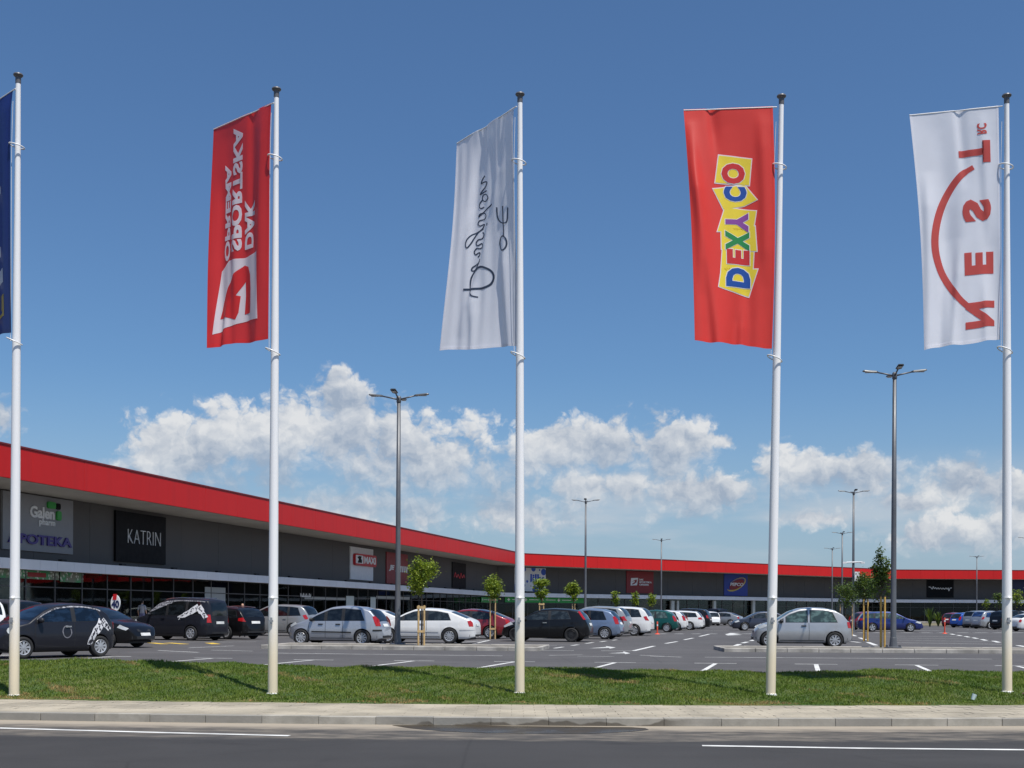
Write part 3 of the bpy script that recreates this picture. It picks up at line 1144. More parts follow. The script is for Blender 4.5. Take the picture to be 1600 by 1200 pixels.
# drugstore
t_, w, h = board('drugstore_sign', 'white square sign with blue dots reading lilly', 1, 804, 852.5, 886.5, 923.5, S_WHITE)
sign_text(t_, 'lilly', w * .50, w * .95, h * .28, h * .74, S_LBLUE, bold=.03)
for cx, cz, r in ((.60, .97, .11), (.93, .84, .13), (.66, .08, .14), (.80, .92, .035), (.12, .55, .10), (.30, .93, .09), (.05, .12, .17), (.40, .42, .05), (.30, .25, .06)):
    p = [(max(0.01, min(w - .01, w * cx + r * h * 1.1 * math.cos(q))), max(0.01, min(h - .01, h * cz + r * h * 1.1 * math.sin(q)))) for q in np.linspace(0, 2 * math.pi, 22)[:-1]]
    sign_poly(t_, [p], S_LBLUE, .004, -.003, 'dot')
for i, a, b_, lab in ((0, 752, 787, 'short green window banner with white crosses left of the inner corner'), (1, 789, 912, 'long green window banner with white crosses under the drugstore sign')):
    t_, w, h = board('pharmacy_banner', lab, i, a, b_, 932.6, 941, S_DGREEN, .02, .02)
    k = 0
    x = .6
    while x < w - 1.0:
        sign_poly(t_, [[(x - .22, h * .45), (x + .22, h * .45), (x + .22, h * .6), (x - .22, h * .6)], [(x - .07, h * .25), (x + .07, h * .25), (x + .07, h * .8), (x - .07, h * .8)]], S_WHITE, .004, -.003, 'cross')
        if x + 2.6 < w:
            sign_poly(t_, [[(x + .55, h * .48), (x + 2.2, h * .48), (x + 2.2, h * .58), (x + .55, h * .58)]], S_WHITE, .004, -.003, 'dash')
        x += 2.75
# sports shop
t_, w, h = board('sports_shop_sign', 'deep red sign board with white square emblem and sports shop name', 1, 979, 1021, 892, 926.5, S_DRED)
sign_poly(t_, [[(w * .14, h * .34), (w * .38, h * .36), (w * .42, h * .70), (w * .16, h * .68)]], S_WHITE, .03)
sign_poly(t_, [[(w * .19, h * .52), (w * .30, h * .60), (w * .37, h * .62), (w * .36, h * .50), (w * .28, h * .42), (w * .20, h * .38), (w * .20, h * .43), (w * .29, h * .50), (w * .29, h * .55)]], S_DRED, .01, -.034)
for s, a, b_, z in (('DAK', .46, .62, .58), ('SPORTSKA', .46, .93, .465), ('OPREMA', .46, .82, .35)):
    sign_text(t_, s, w * a, w * b_, h * z, h * (z + .085), S_WHITE, bold=.03)
# discount shop
t_, w, h = board('discount_shop_sign', 'blue square sign with red oval reading PEPCO', 1, 1131.5, 1168, 896.5, 930.5, S_BLUE)


def tilt(p, cx, cz, a):
    c, s = math.cos(a), math.sin(a)
    return [(cx + (x - cx) * c - (z - cz) * s, cz + (x - cx) * s + (z - cz) * c) for x, z in p]


cx, cz = w * .52, h * .52
sign_poly(t_, [tilt(ell(cx, cz, w * .42, h * .25, 28), cx, cz, .35)], S_GOLD, .02)
sign_poly(t_, [tilt(ell(cx - w * .02, cz + h * .03, w * .40, h * .20, 28), cx, cz, .33)], S_BLUE, .012, -.024)
sign_poly(t_, [tilt(ell(cx, cz, w * .33, h * .20, 28), cx, cz, .33)], S_DRED, .02, -.037)
sign_text(t_, 'PEPCO', w * .24, w * .80, h * .45, h * .60, S_WHITE, bold=.03, shear=.1, y=-.06)
# right run
t_, w, h = board('black_script_sign', 'black sign board with white script lettering right of the second lamp post', 2, 1448, 1490, 906, 933.5, S_BLACK)
sp = spline([(w * x, h * z) for x, z in ((.07, .60), (.14, .58), (.20, .48), (.24, .62), (.28, .50), (.33, .56), (.37, .48), (.42, .55), (.46, .48), (.51, .54), (.56, .48), (.61, .54), (.66, .47), (.71, .54), (.76, .48), (.80, .55), (.82, .38), (.86, .52), (.93, .55))], 4)
sign_poly(t_, stroke_polys(sp, .11), S_WHITE, .03, name='script')
t_, w, h = board('navy_shop_sign', 'dark navy sign board at the right edge behind the last flagpole', 2, 1581, 1640, 906, 926, S_NAVY)
sign_poly(t_, [[(w * .30, h * .35), (w * .75, h * .35), (w * .75, h * .42), (w * .30, h * .42)]], S_GREY, .03, name='bar')


# things in and on the shop windows
def leaf_sticker():
    m, t, b = new_mat('leaf print film')
    v = t.n.new('ShaderNodeTexVoronoi')
    t.put(v.inputs['Vector'], t.vmath('MULTIPLY', t.coord('Object'), (1, 1, 0.8)))
    v.inputs['Scale'].default_value = 6.5
    f = t.ramp(v.outputs['Distance'], 0.30, 0.42)
    c = t.mix(t.ramp(t.noise(t.coord('Object'), 1.5, 3), 0.4, 0.6), (0.03, 0.25, 0.09), (0.16, 0.17, 0.13))
    t.put(b.inputs['Base Color'], t.mix(f, (0.50, 0.56, 0.50), c))
    b.inputs['Roughness'].default_value = 0.4
    return m


M_LEAF = leaf_sticker()
board('window_film', 'leaf patterned green window film on the pharmacy glass', 0, -30, 92, 881, 901, M_LEAF, .006, -.02, 'window film')
board('window_film', 'leaf patterned film with green lower edge on the next pharmacy pane', 0, 94, 130, 889, 909, M_LEAF, .006, -.02, 'window film')
board('window_sticker', 'dark red sticker strip on the leaf patterned pharmacy film', 0, 43, 72, 894, 901, S_DRED, .006, -.01, 'sticker')
board('window_blind', 'pale grey blind hanging inside the pharmacy window', 0, 95, 130, 909.5, 962, S_GREY, .02, -.4, 'blind')
board('window_poster', 'orange red poster at the top of a shop window beside the pharmacy', 0, 134, 154, 893, 903, flat('orange red', (0.50, 0.05, 0.02)), .01, -.05, 'poster')
board('window_curtain', 'pale grey curtain strip inside the window below the orange red poster', 0, 137, 151, 904, 960, S_GREY, .02, -.3, 'curtain')
board('window_poster', 'slanted red awning poster above the fashion shop entrance', 0, 160, 184, 895, 906, S_RED, .01, -.05, 'poster')
board('entrance_panel', 'pale frosted panel left of the supermarket entrance', 0, 541, 553, 931, 952, flat('frosted', (.45, .50, .49)), .02, .02, 'panel')
board('entrance_panel', 'pale frosted panel right of the supermarket entrance', 0, 579, 587, 933, 952, flat('frosted', (.45, .50, .49)), .02, .02, 'panel')
t_, w, h = board('window_lettering', 'white lettering on the dark window left of the supermarket', 0, 468, 487, 926, 933.5, S_BLACK, .006, -.02, 'lettering')
sign_poly(t_, [[(w * a, h * .15), (w * (a + .05), h * .15), (w * (a + .05), h * z_), (w * a, h * z_)] for a, z_ in ((.08, .9), (.18, .6), (.3, .95), (.42, .6), (.52, .85), (.66, .6), (.78, .9), (.88, .7))] + [[(w * .08, h * .12), (w * .92, h * .12), (w * .92, h * .28), (w * .08, h * .28)]], S_WHITE, .004, -.002, 'lettering')
board('window_poster', 'round orange poster low in the drugstore window', 1, 790, 806, 946, 960, S_ORANGE, .02, -.1, 'poster')
board('door_frame', 'pale aluminium door of the dark shop beside the fashion store', 0, 320, 352, 917, 970, flat('door', (.30, .32, .32)), .02, -.02, 'door')
for a, b_, lab in ((1049, 1054, 'left of the pair of pale columns below the blue square sign'), (1058, 1061, 'right of the pair of pale columns below the blue square sign'), (1115, 1119, 'pale column in front of dark glass below the plain charcoal wall'), (1176, 1180, 'pale column just left of the fourth flagpole')):
    board('column', lab, 1, a, b_, 938.5, 962, M_PALEFR, .3, .5, 'column', 'columns under the canopy')
for a, b_, y, lab in ((476, 540, 931.5, 'long pale painted reflection across the dark glazing left of the supermarket doors'), (588, 640, 931, 'pale frosted strip along the glazing right of the supermarket doors')):
    board('glazing_strip', lab, 0, a, b_, y, y + 4.5, flat('strip', (.30, .31, .30)), .01, -.02, 'window strip')  # the strip left of the doors is a glass reflection drawn as a pale panel


# ------------------------------------------------------------------ flagpoles and flags
def pole_material():
    m, t, b = new_mat('white pole coating')
    p = t.pos()
    z = t.sep(p)[2]
    n = t.noise(t.vmath('MULTIPLY', p, (6, 6, 0.7)), 1.0, 4)
    f = t.math('MULTIPLY', t.ramp(t.math('ADD', z, t.math('MULTIPLY', n, 0.8)), 2.1, 0.8), 0.8)     # cream tint growing towards the pole foot
    t.put(b.inputs['Base Color'], t.mix(f, (0.83, 0.83, 0.84), (0.74, 0.61, 0.39)))
    b.inputs['Roughness'].default_value = 0.38
    return m


M_POLE = pole_material()
M_CAP = mat('pole cap grey', (0.10, 0.10, 0.11), 0.4)
M_FIT = mat('white fitting', (0.72, 0.72, 0.72), 0.4)
M_METAL = mat('galvanised steel', (0.36, 0.37, 0.38), 0.45, metal=0.7)


def cloth(name, c, trans=0.32, sheen=0.3):
    m, t, b = new_mat(name)
    n = t.noise(t.coord('Object'), 300, 2)
    cc = t.mix(t.ramp(t.noise(t.coord('Object'), 2.0, 3), 0.3, 0.7), tuple(x * .95 for x in c), c)
    t.put(b.inputs['Base Color'], cc)
    b.inputs['Roughness'].default_value = 0.38
    b.inputs['Specular IOR Level'].default_value = 0.5
    b.inputs['Specular IOR Level'].default_value = 0.45
    t.put(b.inputs['Normal'], t.bump(n, 0.06, 0.003))
    tr = t.n.new('ShaderNodeBsdfTranslucent')
    t.put(tr.inputs['Color'], cc)
    mx = t.n.new('ShaderNodeMixShader')
    mx.inputs[0].default_value = trans
    t.l.new(b.outputs[0], mx.inputs[1])
    t.l.new(tr.outputs[0], mx.inputs[2])
    t.l.new(mx.outputs[0], t.n['Material Output'].inputs['Surface'])
    return m


C_WHITE = cloth('white cloth', (0.90, 0.905, 0.96), .36)
C_RED = cloth('red cloth', (0.84, 0.050, 0.050), .40)
C_RED2 = cloth('bright red cloth', (0.82, 0.060, 0.045), .30)
C_BLUE = cloth('blue cloth', (0.022, 0.042, 0.22))
C_GOLD = cloth('gold print', (0.78, 0.55, 0.06))
C_DARK = cloth('dark print', (0.055, 0.075, 0.12))
C_SALM = cloth('red print', (0.62, 0.10, 0.085))
C_YEL = cloth('yellow print', (0.93, 0.74, 0.06), .25)
C_PBLUE = cloth('blue print', (0.03, 0.11, 0.45))
C_PGREEN = cloth('green print', (0.04, 0.32, 0.10))
C_PPURP = cloth('purple print', (0.33, 0.10, 0.42))
C_PRED = cloth('letter red print', (0.72, 0.05, 0.05))


class Flag:
    """cloth surface S(u, v): u from hoist to fly, v from top to bottom"""
    NU, NV = 34, 80

    def __init__(self, name, label, ht, hb, ft, fb, Y, dtop, dbot, bow, waves, m, group='banners on the flagpoles', ridges=()):
        self.px = [np.array(q, float) for q in (ht, hb, ft, fb)]
        self.c = [np.array(at(*ht, Y)), np.array(at(*hb, Y)), np.array(at(*ft, Y + dtop)), np.array(at(*fb, Y + dbot))]
        self.bow, self.waves, self.ridges = bow, waves, ridges
        e1, e2 = self.c[2] - self.c[0], self.c[1] - self.c[0]
        n = np.cross(e1, e2)
        self.n = n / np.linalg.norm(n)
        if self.n[1] > 0:
            self.n = -self.n            # towards the camera side
        self.e1 = e1 / np.linalg.norm(e1)
        self.root = thing(name, label, 'flag', tuple(self.c[1]), 0, group)
        self.o = self.c[1]
        NU, NV = self.NU, self.NV
        vs = [self.S(i / NU, j / NV) - self.o for j in range(NV + 1) for i in range(NU + 1)]
        k = NU + 1
        fs = [(j * k + i, j * k + i + 1, (j + 1) * k + i + 1, (j + 1) * k + i) for j in range(NV) for i in range(NU)]
        cl = link('cloth', me_from('cloth', vs, fs, True), m, self.root)
        # stitched hems as thin proud bands
        for nm, (u0, u1, v0, v1) in (('hem', (0, .025, 0, 1)), ('hem', (.975, 1, 0, 1)), ('hem', (0, 1, .985, 1))):
            self.put([[(u0, v0), (u1, v0), (u1, v1), (u0, v1)]], m, nm, 0.0025)
        # arm through the top pocket
        mb = MB().tube([tuple(self.S(u, 0.004) - self.o) for u in (-.045, .25, .5, .75, 1.0)], 0.009, 8)
        mb.build('top_bar', M_FIT, self.root, smooth=True)

    def S(self, u, v, off=0.0):
        c = self.c
        p = (c[0] * (1 - u) + c[2] * u) * (1 - v) + (c[1] * (1 - u) + c[3] * u) * v
        p = p + self.e1 * (self.bow[0] * math.sin(math.pi * v) * u + self.bow[1] * math.sin(math.pi * v) * (1 - u))
        w = off
        for (a, fu, fv, ph, e) in self.waves:
            env = (v ** e) if e > 0 else (1.0 if e == 0 else (1 - v) ** (-e))
            w += a * math.sin(fu * u * 2 * math.pi + fv * v * 2 * math.pi + ph) * env * min(1, v * 12 + 0.15)
        p = p + self.n * w
        for (a, ua, ub, wd, v0, v1) in self.ridges:
            uc = ua + (ub - ua) * v
            q2 = (u - uc) / (wd if u < uc else wd * .55)
            e = max(0.0, min(1.0, (v - v0) / .15)) * max(0.0, min(1.0, (v1 - v) / .15))
            p = p + self.n * (a * math.exp(-q2 * q2) * e)
        p[2] += 0.012 * math.sin(u * 9 + self.c[0][0]) * v ** 6
        return p

    def uv(self, x, y):
        a, b_, c, d = self.px
        u, v = 0.5, 0.5
        for _ in range(12):
            f = (a * (1 - u) + c * u) * (1 - v) + (b_ * (1 - u) + d * u) * v - (x, y)
            du = (c - a) * (1 - v) + (d - b_) * v
            dv = (b_ * (1 - u) + d * u) - (a * (1 - u) + c * u)
            J = np.array([du, dv]).T
            s = np.linalg.solve(J, -f)
            u, v = u + s[0], v + s[1]
        return u, v

    def put(self, polys, m, name='print', off=0.004):
        """print laid on both faces of the cloth"""
        NU, NV = self.NU, self.NV
        us = [p[0] for q in polys for p in q]
        vs_ = [p[1] for q in polys for p in q]
        cu = [i / NU for i in range(NU + 1) if min(us) < i / NU < max(us)]
        cv = [i / NV for i in range(NV + 1) if min(vs_) < i / NV < max(vs_)]
        v2, f2 = patch2d(polys, cu, cv)
        self._emit(v2, f2, m, name, off)

    def _emit(self, v2, f2, m, name, off):
        V = [self.S(a, b_, off) - self.o for a, b_ in v2] + [self.S(a, b_, -off) - self.o for a, b_ in v2]
        k = len(v2)
        F = list(f2) + [tuple(i + k for i in f[::-1]) for f in f2]
        return link(name, me_from(name, V, F, True), m, self.root)

    def draw(self, polys_px, m, name='print', off=0.004):
        self.put([[self.uv(*p) for p in q] for q in polys_px], m, name, off)

    def text(self, s, start, end, m, bold=0.0, name='lettering', off=0.005):
        """word seen from the back: reads upwards, its feet away from the pole"""
        u0, v0 = self.uv(*start)
        u1, v1 = self.uv(*end)
        vs, fs, _ = text2d(s, bold)
        bm = bmesh.new()
        P = [bm.verts.new((u0 + (u1 - u0) * b_, v0 + (v1 - v0) * a, 0)) for a, b_ in vs]
        for f in fs:
            try:
                bm.faces.new([P[j] for j in f])
            except ValueError:
                pass
        for i in range(self.NU + 1):
            x = i / self.NU
            if min(u0, u1) < x < max(u0, u1):
                bmesh.ops.bisect_plane(bm, geom=bm.verts[:] + bm.edges[:] + bm.faces[:], plane_co=(x, 0, 0), plane_no=(1, 0, 0), dist=1e-6)
        for i in range(self.NV + 1):
            y = i / self.NV
            if min(v0, v1) < y < max(v0, v1):
                bmesh.ops.bisect_plane(bm, geom=bm.verts[:] + bm.edges[:] + bm.faces[:], plane_co=(0, y, 0), plane_no=(0, 1, 0), dist=1e-6)
        bm.verts.index_update()
        v2 = [(v.co.x, v.co.y) for v in bm.verts]
        f2 = [tuple(v.index for v in f.verts) for f in bm.faces]
        bm.free()
        self._emit(v2, f2, m, name, off)


POLES = [  # base column, top column, top row, distance, label
    (22, 28.5, 120, 17.75, 'leftmost white flagpole carrying the blue banner'),
    (426, 432, 142, 18.0, 'white flagpole carrying the red sports banner'),
    (812, 812.5, 150, 18.15, 'white flagpole carrying the white banner with dark script'),
    (1204, 1221, 153, 18.15, 'slightly leaning white flagpole carrying the red toy shop banner'),
    (1573.5, 1573, 152, 18.35, 'rightmost white flagpole carrying the white banner with red letters')]
RINGS = [(228, 533), (246, 549), (253, 555), (260, 560), (260, 547)]
for (xb, xt, yt, Y, lab), (r1, r2) in zip(POLES, RINGS):
    top = at(xt, yt, Y)
    d0 = ray(xb, 1088)
    base = Vector((d0[0] * Y, Y, 0))
    base.z = grassZ(base.x, base.y) - 0.03
    t_ = thing('flagpole', lab, 'flagpole', base, 0, 'white flagpoles on the verge')
    ax = top - base
    P = lambda f, ox=0, oy=0, oz=0: tuple(ax * f + Vector((ox, oy, oz)))
    fz = lambda py: (at(xb, py, Y).z - base.z) / ax.z
    MB().tube([P(0), P(.15), P(.35), P(.6), P(.8), P(1)], [.073, .071, .066, .057, .044, .035], 20).build('pole', M_POLE, t_, smooth=True)
    MB().lathe([(.034, -.10), (.040, -.095), (.040, -.01), (.064, .010), (.071, .024), (.062, .042), (.03, .052), (0.001, .054)], 20, c=P(1)).build('cap', M_CAP, t_, smooth=True)
    MB().lathe([(.073, .0), (.092, .0), (.092, .022), (.08, .032), (.073, .032)], 20, c=(0, 0, .02)).build('base_flange', M_FIT, t_, smooth=True)
    for py, ti in ((r1, -.25), (r2, -.45)):
        f = fz(py)
        MB().torus(P(f, -.015 if py == r1 else -.03), .105, .010, 22, 6, ti).build('halyard_ring', M_FIT, t_, smooth=True)
    f = fz(970)
    MB().box(-.014, .014, -.10, -.055, -.05, .05).box(-.03, .03, -.108, -.098, -.02, .012).build('cleat', M_METAL, t_, loc=P(f, -.01))
    f = fz(934)
    MB().lathe([(.0, -.02), (.03, -.018), (.034, 0), (.02, .02), (.0, .022)], 10, c=P(f, .0, -.075)).build('lock_cap', M_FIT, t_, smooth=True)
    MB().lathe([(.068, -.012), (.074, -.008), (.074, .008), (.068, .012)], 20, c=P(f)).build('sleeve_joint', M_FIT, t_, smooth=True)
    MB().tube([P(fz(r1 - 70), -.075), P(fz(r1), -.09), P(fz(r2), -.085)], .004, 5).build('halyard', M_FIT, t_)

Wv = [(.030, .9, .35, .4, .3), (.018, 2.1, -.6, 1.2, .5), (.010, 3.6, .9, 2.0, .8), (.006, 6.5, .4, .5, .5)]
# 1 blue
F = Flag('banner_flag', 'dark blue banner half out of frame on the leftmost pole', (20, 140), (19.5, 519), (-72, 200), (-76, 533), 17.75, 1.15, 1.15, (-.02, 0), [(.055, 1.4, .2, 1.0, .2), (.02, 3.1, -.3, .3, .6)], C_BLUE)
F.draw([[(-40, 310), (2, 290), (2, 302), (-40, 322)]], C_WHITE, 'letter')
F.draw([[(-38, 438), (7, 418.5), (7.5, 441), (-38, 458)]], C_WHITE, 'letter')
F.draw([[(-38, 400), (0, 384), (1, 400), (-38, 414)]], C_WHITE, 'letter')
F.draw([[(4.5, 461), (8, 459), (8, 490), (4.5, 492)]], C_GOLD, 'gold_bracket')
F.draw([[(-38, 508), (8, 488), (8, 493), (-38, 514)]], C_GOLD, 'gold_bracket')
F.draw([[(1, 463), (3, 462), (3, 485), (1, 487)]], C_GOLD, 'gold_bracket')
# 2 red sports
F = Flag('banner_flag', 'red banner with mirrored white sports shop name and square emblem', (423.5, 161), (421, 530.5), (334, 201), (325, 543), 18.0, 1.0, .50, (.02, 0), [(.030, .9, .2, .4, .3), (.014, 2.2, -.4, 1.2, .6), (.006, 4.5, .9, 2.0, .8)], C_RED, ridges=[(.03, .12, .16, .10, 0, 1.2), (-.03, .32, .30, .08, -.2, .6), (.035, .62, .55, .10, .3, 1.3), (-.03, .85, .80, .10, .2, 1.2), (.05, .45, .75, .10, .8, 1.3)])
F.text('DAK', (383, 391), (399, 309), C_WHITE, .042)
F.text('SPORTSKA', (362, 396), (382, 194), C_WHITE, .042)
F.text('OPREMA', (348.5, 410), (362, 255), C_WHITE, .042)
q = lambda L: [(320 + a / 3.333, 180 + b / 3.333) for a, b in L]
F.draw([q([(80, 815), (125, 760), (210, 745), (287, 710), (292, 1060), (235, 1065), (120, 1110), (44, 1142)])], C_WHITE, 'emblem_ground')
F.draw([q([(73, 1062), (90, 985), (120, 900), (160, 830), (208, 784), (228, 790), (240, 830), (243, 900), (240, 985), (236, 1028), (205, 1038), (212, 940), (212, 868), (170, 942), (190, 945), (180, 1030), (165, 1068), (110, 1054)])], C_RED, 'emblem', .007)
# 3 white script
F = Flag('banner_flag', 'white banner with mirrored dark script and fork drawing', (802.5, 167.5), (805, 540.5), (714, 223), (692, 549), 18.15, 1.30, .70, (-.10, 0), [(.045, .75, .3, 2.2, .4), (.020, 1.7, -.55, .4, .7), (.010, 3.5, .6, 2.0, 1.0), (.006, 7, .2, 0, 0.1)], C_WHITE, ridges=[(.045, .05, .80, .10, .10, .95), (-.05, .55, 1.0, .10, -.2, .5), (.05, .30, .10, .08, .5, 1.3), (.04, .8, .55, .09, .7, 1.3), (-.035, .2, .35, .08, -.3, .35)])
q = lambda L: [(700 + a / 5.714, 270 + b / 5.714) for a, b in L]
for L, w in [
    ([(308, 30), (285, 60), (268, 105), (300, 88), (330, 88), (318, 125), (290, 160), (258, 205), (300, 180), (328, 165)], 13),
    ([(330, 205), (338, 235), (310, 265), (286, 250), (287, 215), (310, 198), (330, 205)], 11), ([(286, 250), (262, 280), (252, 310), (268, 330), (300, 315)], 12),
    ([(377, 284), (335, 325), (292, 365), (250, 410)], 12), ([(250, 410), (262, 382), (300, 370), (318, 395), (300, 425), (262, 440), (245, 470), (262, 490)], 11),
    ([(262, 490), (302, 470), (275, 520), (240, 550), (200, 572), (165, 620), (152, 665), (164, 695), (188, 660), (215, 600), (250, 545), (292, 510)], 11),
    ([(285, 540), (298, 565), (280, 600), (250, 612), (230, 642), (242, 665), (280, 640)], 12), ([(280, 640), (290, 670), (265, 690), (235, 690), (215, 722), (226, 747), (260, 725), (265, 745), (248, 768)], 12),
    ([(270, 780), (272, 805), (240, 835), (205, 860), (198, 890), (225, 885), (255, 840), (268, 800)], 13),
    ([(240, 875), (205, 930), (192, 990), (200, 1060), (225, 1108), (270, 1120)], 14), ([(235, 880), (290, 852), (345, 865), (385, 900), (395, 945), (370, 1000), (320, 1033), (240, 1050), (140, 1062)], 21),
    ([(438, 315), (438, 400), (455, 440), (490, 452), (520, 430), (527, 310)], 11), ([(487, 300), (488, 450), (495, 570)], 11)]:
    F.draw(stroke_polys(q(spline(L, 4)), w * .86 / 5.714), C_DARK, 'script')
F.draw([q(ell(335, 470, 9, 14, 10))], C_DARK, 'script')
F.draw(stroke_polys(q(ell(485, 632, 34, 64, 26)), 11 / 5.714, True), C_DARK, 'spoon')
# 4 toys
F = Flag('banner_flag', 'bright red banner with mirrored coloured letters on yellow blocks', (1207.5, 166), (1206, 544), (1068, 171), (1085.5, 532), 18.15, .12, -.30, (-.03, -.035), [(.035, 1.1, .25, .9, .4), (.018, 2.4, -.5, 1.7, .8), (.012, 4.2, .4, .2, 1.5)], C_RED2, ridges=[(.05, 1.02, .72, .09, .2, 1.3), (.035, .15, .10, .09, .02, .75), (-.04, .35, .5, .10, .75, 1.3), (.05, .28, .40, .08, .78, 1.3), (.04, .95, .88, .07, .05, .8), (-.03, .7, .55, .07, -.3, .25)])
q = lambda L: [(1050 + a / 2.61, 130 + b / 2.61) for a, b in L]
for L in ([(183, 290), (322, 308), (310, 422), (165, 412)], [(155, 432), (290, 412), (342, 478), (285, 505), (200, 522)], [(205, 505), (338, 520), (325, 604), (172, 612)], [(188, 596), (332, 580), (340, 690), (190, 684)], [(194, 672), (328, 686), (325, 765), (188, 776)], [(192, 748), (345, 757), (310, 875), (180, 836)]):
    F.draw([q(L)], C_WHITE, 'block_edge', .004)
    cxm, cym = sum(p[0] for p in L) / len(L), sum(p[1] for p in L) / len(L)
    F.draw([q([(cxm + (a - cxm) * .945, cym + (b_ - cym) * .92) for a, b_ in L])], C_YEL, 'block', .006)
for ch, a, b_, c in (('D', (214, 830), (312, 757), C_PBLUE), ('E', (216, 738), (308, 682), C_PRED), ('X', (210, 682), (306, 606), C_PGREEN), ('Y', (210, 606), (302, 530), C_PPURP), ('C', (204, 484), (296, 424), C_PBLUE), ('O', (196, 412), (290, 328), C_PRED)):
    A, B_ = q([a])[0], q([b_])[0]
    F.text(ch, (A[0] - 1.2, A[1] + 1.2), (B_[0] + 1.2, B_[1] - 1.2), C_WHITE, .085, 'letter_outline', .008)
    F.text(ch, A, B_, c, .06, 'letter', .010)
# 5 white red letters
F = Flag('banner_flag', 'white banner with mirrored red letters and a long red arc', (1560, 165), (1563, 530.5), (1421, 179), (1444, 546), 18.35, .38, -.05, (-.05, -.01), [(.032, 1.0, -.25, .2, .4), (.018, 2.2, .5, 1.1, .7), (.010, 4.0, .5, .2, 1.2)], C_WHITE, ridges=[(.05, .85, .95, .10, .25, 1.3), (-.045, .6, .78, .10, .4, 1.3), (.05, .40, .62, .08, .55, 1.3), (.035, .2, .1, .09, .02, .6), (-.03, .45, .35, .07, -.3, .35), (.04, .25, .18, .08, .7, 1.3)])
q = lambda L: [(1400 + a / 2.61, 130 + b / 2.61) for a, b in L]
for ch, a, b_ in (('N', (282, 1006), (400, 886)), ('E', (274, 790), (394, 684)), ('S', (265, 575), (383, 470)), ('T', (254, 338), (382, 234))):
    F.text(ch, q([a])[0], q([b_])[0], C_SALM, .055, 'letter')
F.text('RC', q([(330, 212)])[0], q([(369, 164)])[0], C_SALM, .03, 'letter')
L = spline([(312, 346), (262, 378), (212, 440), (172, 520), (150, 610), (150, 690), (172, 765), (205, 822), (250, 880), (305, 925)], 4)
F.draw(stroke_polys(q(L), [(10 if i < 3 else 12) * (0.75 + .25 * math.sin(math.pi * i / (len(L) - 1))) for i in range(len(L))]), C_SALM, 'arc')


# litter and rubble on the verge
p = at(1520, 1086, 17.6)
t_ = tag(MB().lathe([(.0, 0), (.026, 0), (.036, .085), (.033, .085), (.024, .006), (0, .006)], 14).build('paper_cup', mat('paper cup', (.70, .80, .80), .5), None, (p.x, 17.6, grassZ(p.x, 17.6) + .02), (0, .35, 0), True), 'small crumpled white cup lying in the grass near the rightmost pole', 'cup')
p = gnd(1592, 1077)
for k in range(7):
    bm = bmesh.new()
    bmesh.ops.create_icosphere(bm, subdivisions=1, radius=1)
    for v in bm.verts:
        v.co *= random.uniform(.75, 1.2)
    me = bpy.data.meshes.new('stone')
    bm.to_mesh(me)
    bm.free()
    x, y = 7.72 + k * .07 + random.uniform(-.03, .03), 18.3 + random.uniform(-.15, .2)
    o = link('stone', me, mat('brown rubble', (.13, .085, .06), .95, var=.4, scale=9), None, (x, y, grassZ(x, y) + .03))
    o.scale = (random.uniform(.05, .09), random.uniform(.05, .08), random.uniform(.03, .06))
    tag(o, ['brown stone touching the foot of the rightmost pole', 'second brown stone from the rightmost pole foot', 'third brown stone from the rightmost pole foot', 'middle brown stone of the rubble right of the rightmost pole', 'third brown stone from the right end of the rubble', 'last but one brown stone at the right end of the rubble', 'outermost brown stone of the rubble at the right edge'][k], 'stone', 'rubble beside the rightmost pole')


# ------------------------------------------------------------------ lamp posts
M_LAMP = mat('lamp post grey', (0.13, 0.135, 0.145), 0.45, metal=0.35, var=0.06)
M_LAMPH = mat('lamp head grey', (0.10, 0.105, 0.11), 0.45, metal=0.3)
M_LENS = mat('lamp lens', (0.45, 0.46, 0.45), 0.3)


def lamp_meshes(H):
    pole = MB().tube([(0, 0, 0), (0, 0, .02), (0, 0, H * .5), (0, 0, H - .12)], [.105, .10, .085, .065], 14)
    foot = MB().lathe([(.30, 0), (.30, .03), (.14, .05), (.112, .35), (.10, .36)], 14).tube([(.22, .1, .02), (.22, .1, .1)], .025, 6).tube([(-.22, .1, .02), (-.22, .1, .1)], .025, 6).tube([(.22, -.1, .02), (.22, -.1, .1)], .025, 6).tube([(-.22, -.1, .02), (-.22, -.1, .1)], .025, 6)
    collar = MB().lathe([(.07, -.22), (.085, -.2), (.085, -.02), (.05, .02), (.0, .025)], 12, c=(0, 0, H))
    arm = MB().tube([(.04, 0, H - .10), (.25, 0, H - .05), (.62, 0, H + .03)], [.03, .028, .026], 8)
    hd = []
    for x, hw, z0, z1 in ((.56, .045, -.02, .02), (.62, .10, -.02, .03), (1.03, .105, -.018, .025), (1.08, .08, -.012, .012)):
        hd.append([(x, -hw, z0), (x, hw, z0), (x, hw * .8, z1), (x, -hw * .8, z1)])
    V, Fc = [], []
    for q_ in hd:
        V += [(a, b_, c + H + .03 + (a - .6) * .10) for a, b_, c in q_]
    for i in range(3):
        for j in range(4):
            Fc.append((i * 4 + j, i * 4 + (j + 1) % 4, i * 4 + 4 + (j + 1) % 4, i * 4 + 4 + j))
    Fc += [(0, 1, 2, 3), (12, 13, 14, 15)]
    head = MB().add(V, Fc)
    lens = MB().box(.68, 1.0, -.08, .08, H + .016, H + .022)
    return [(n_, me_from(n_, m_.v, m_.f, s_)) for n_, m_, s_ in (('pole', pole, True), ('foot', foot, False), ('collar', collar, True), ('arm', arm, True), ('lamp_head', head, False), ('lens', lens, False))]


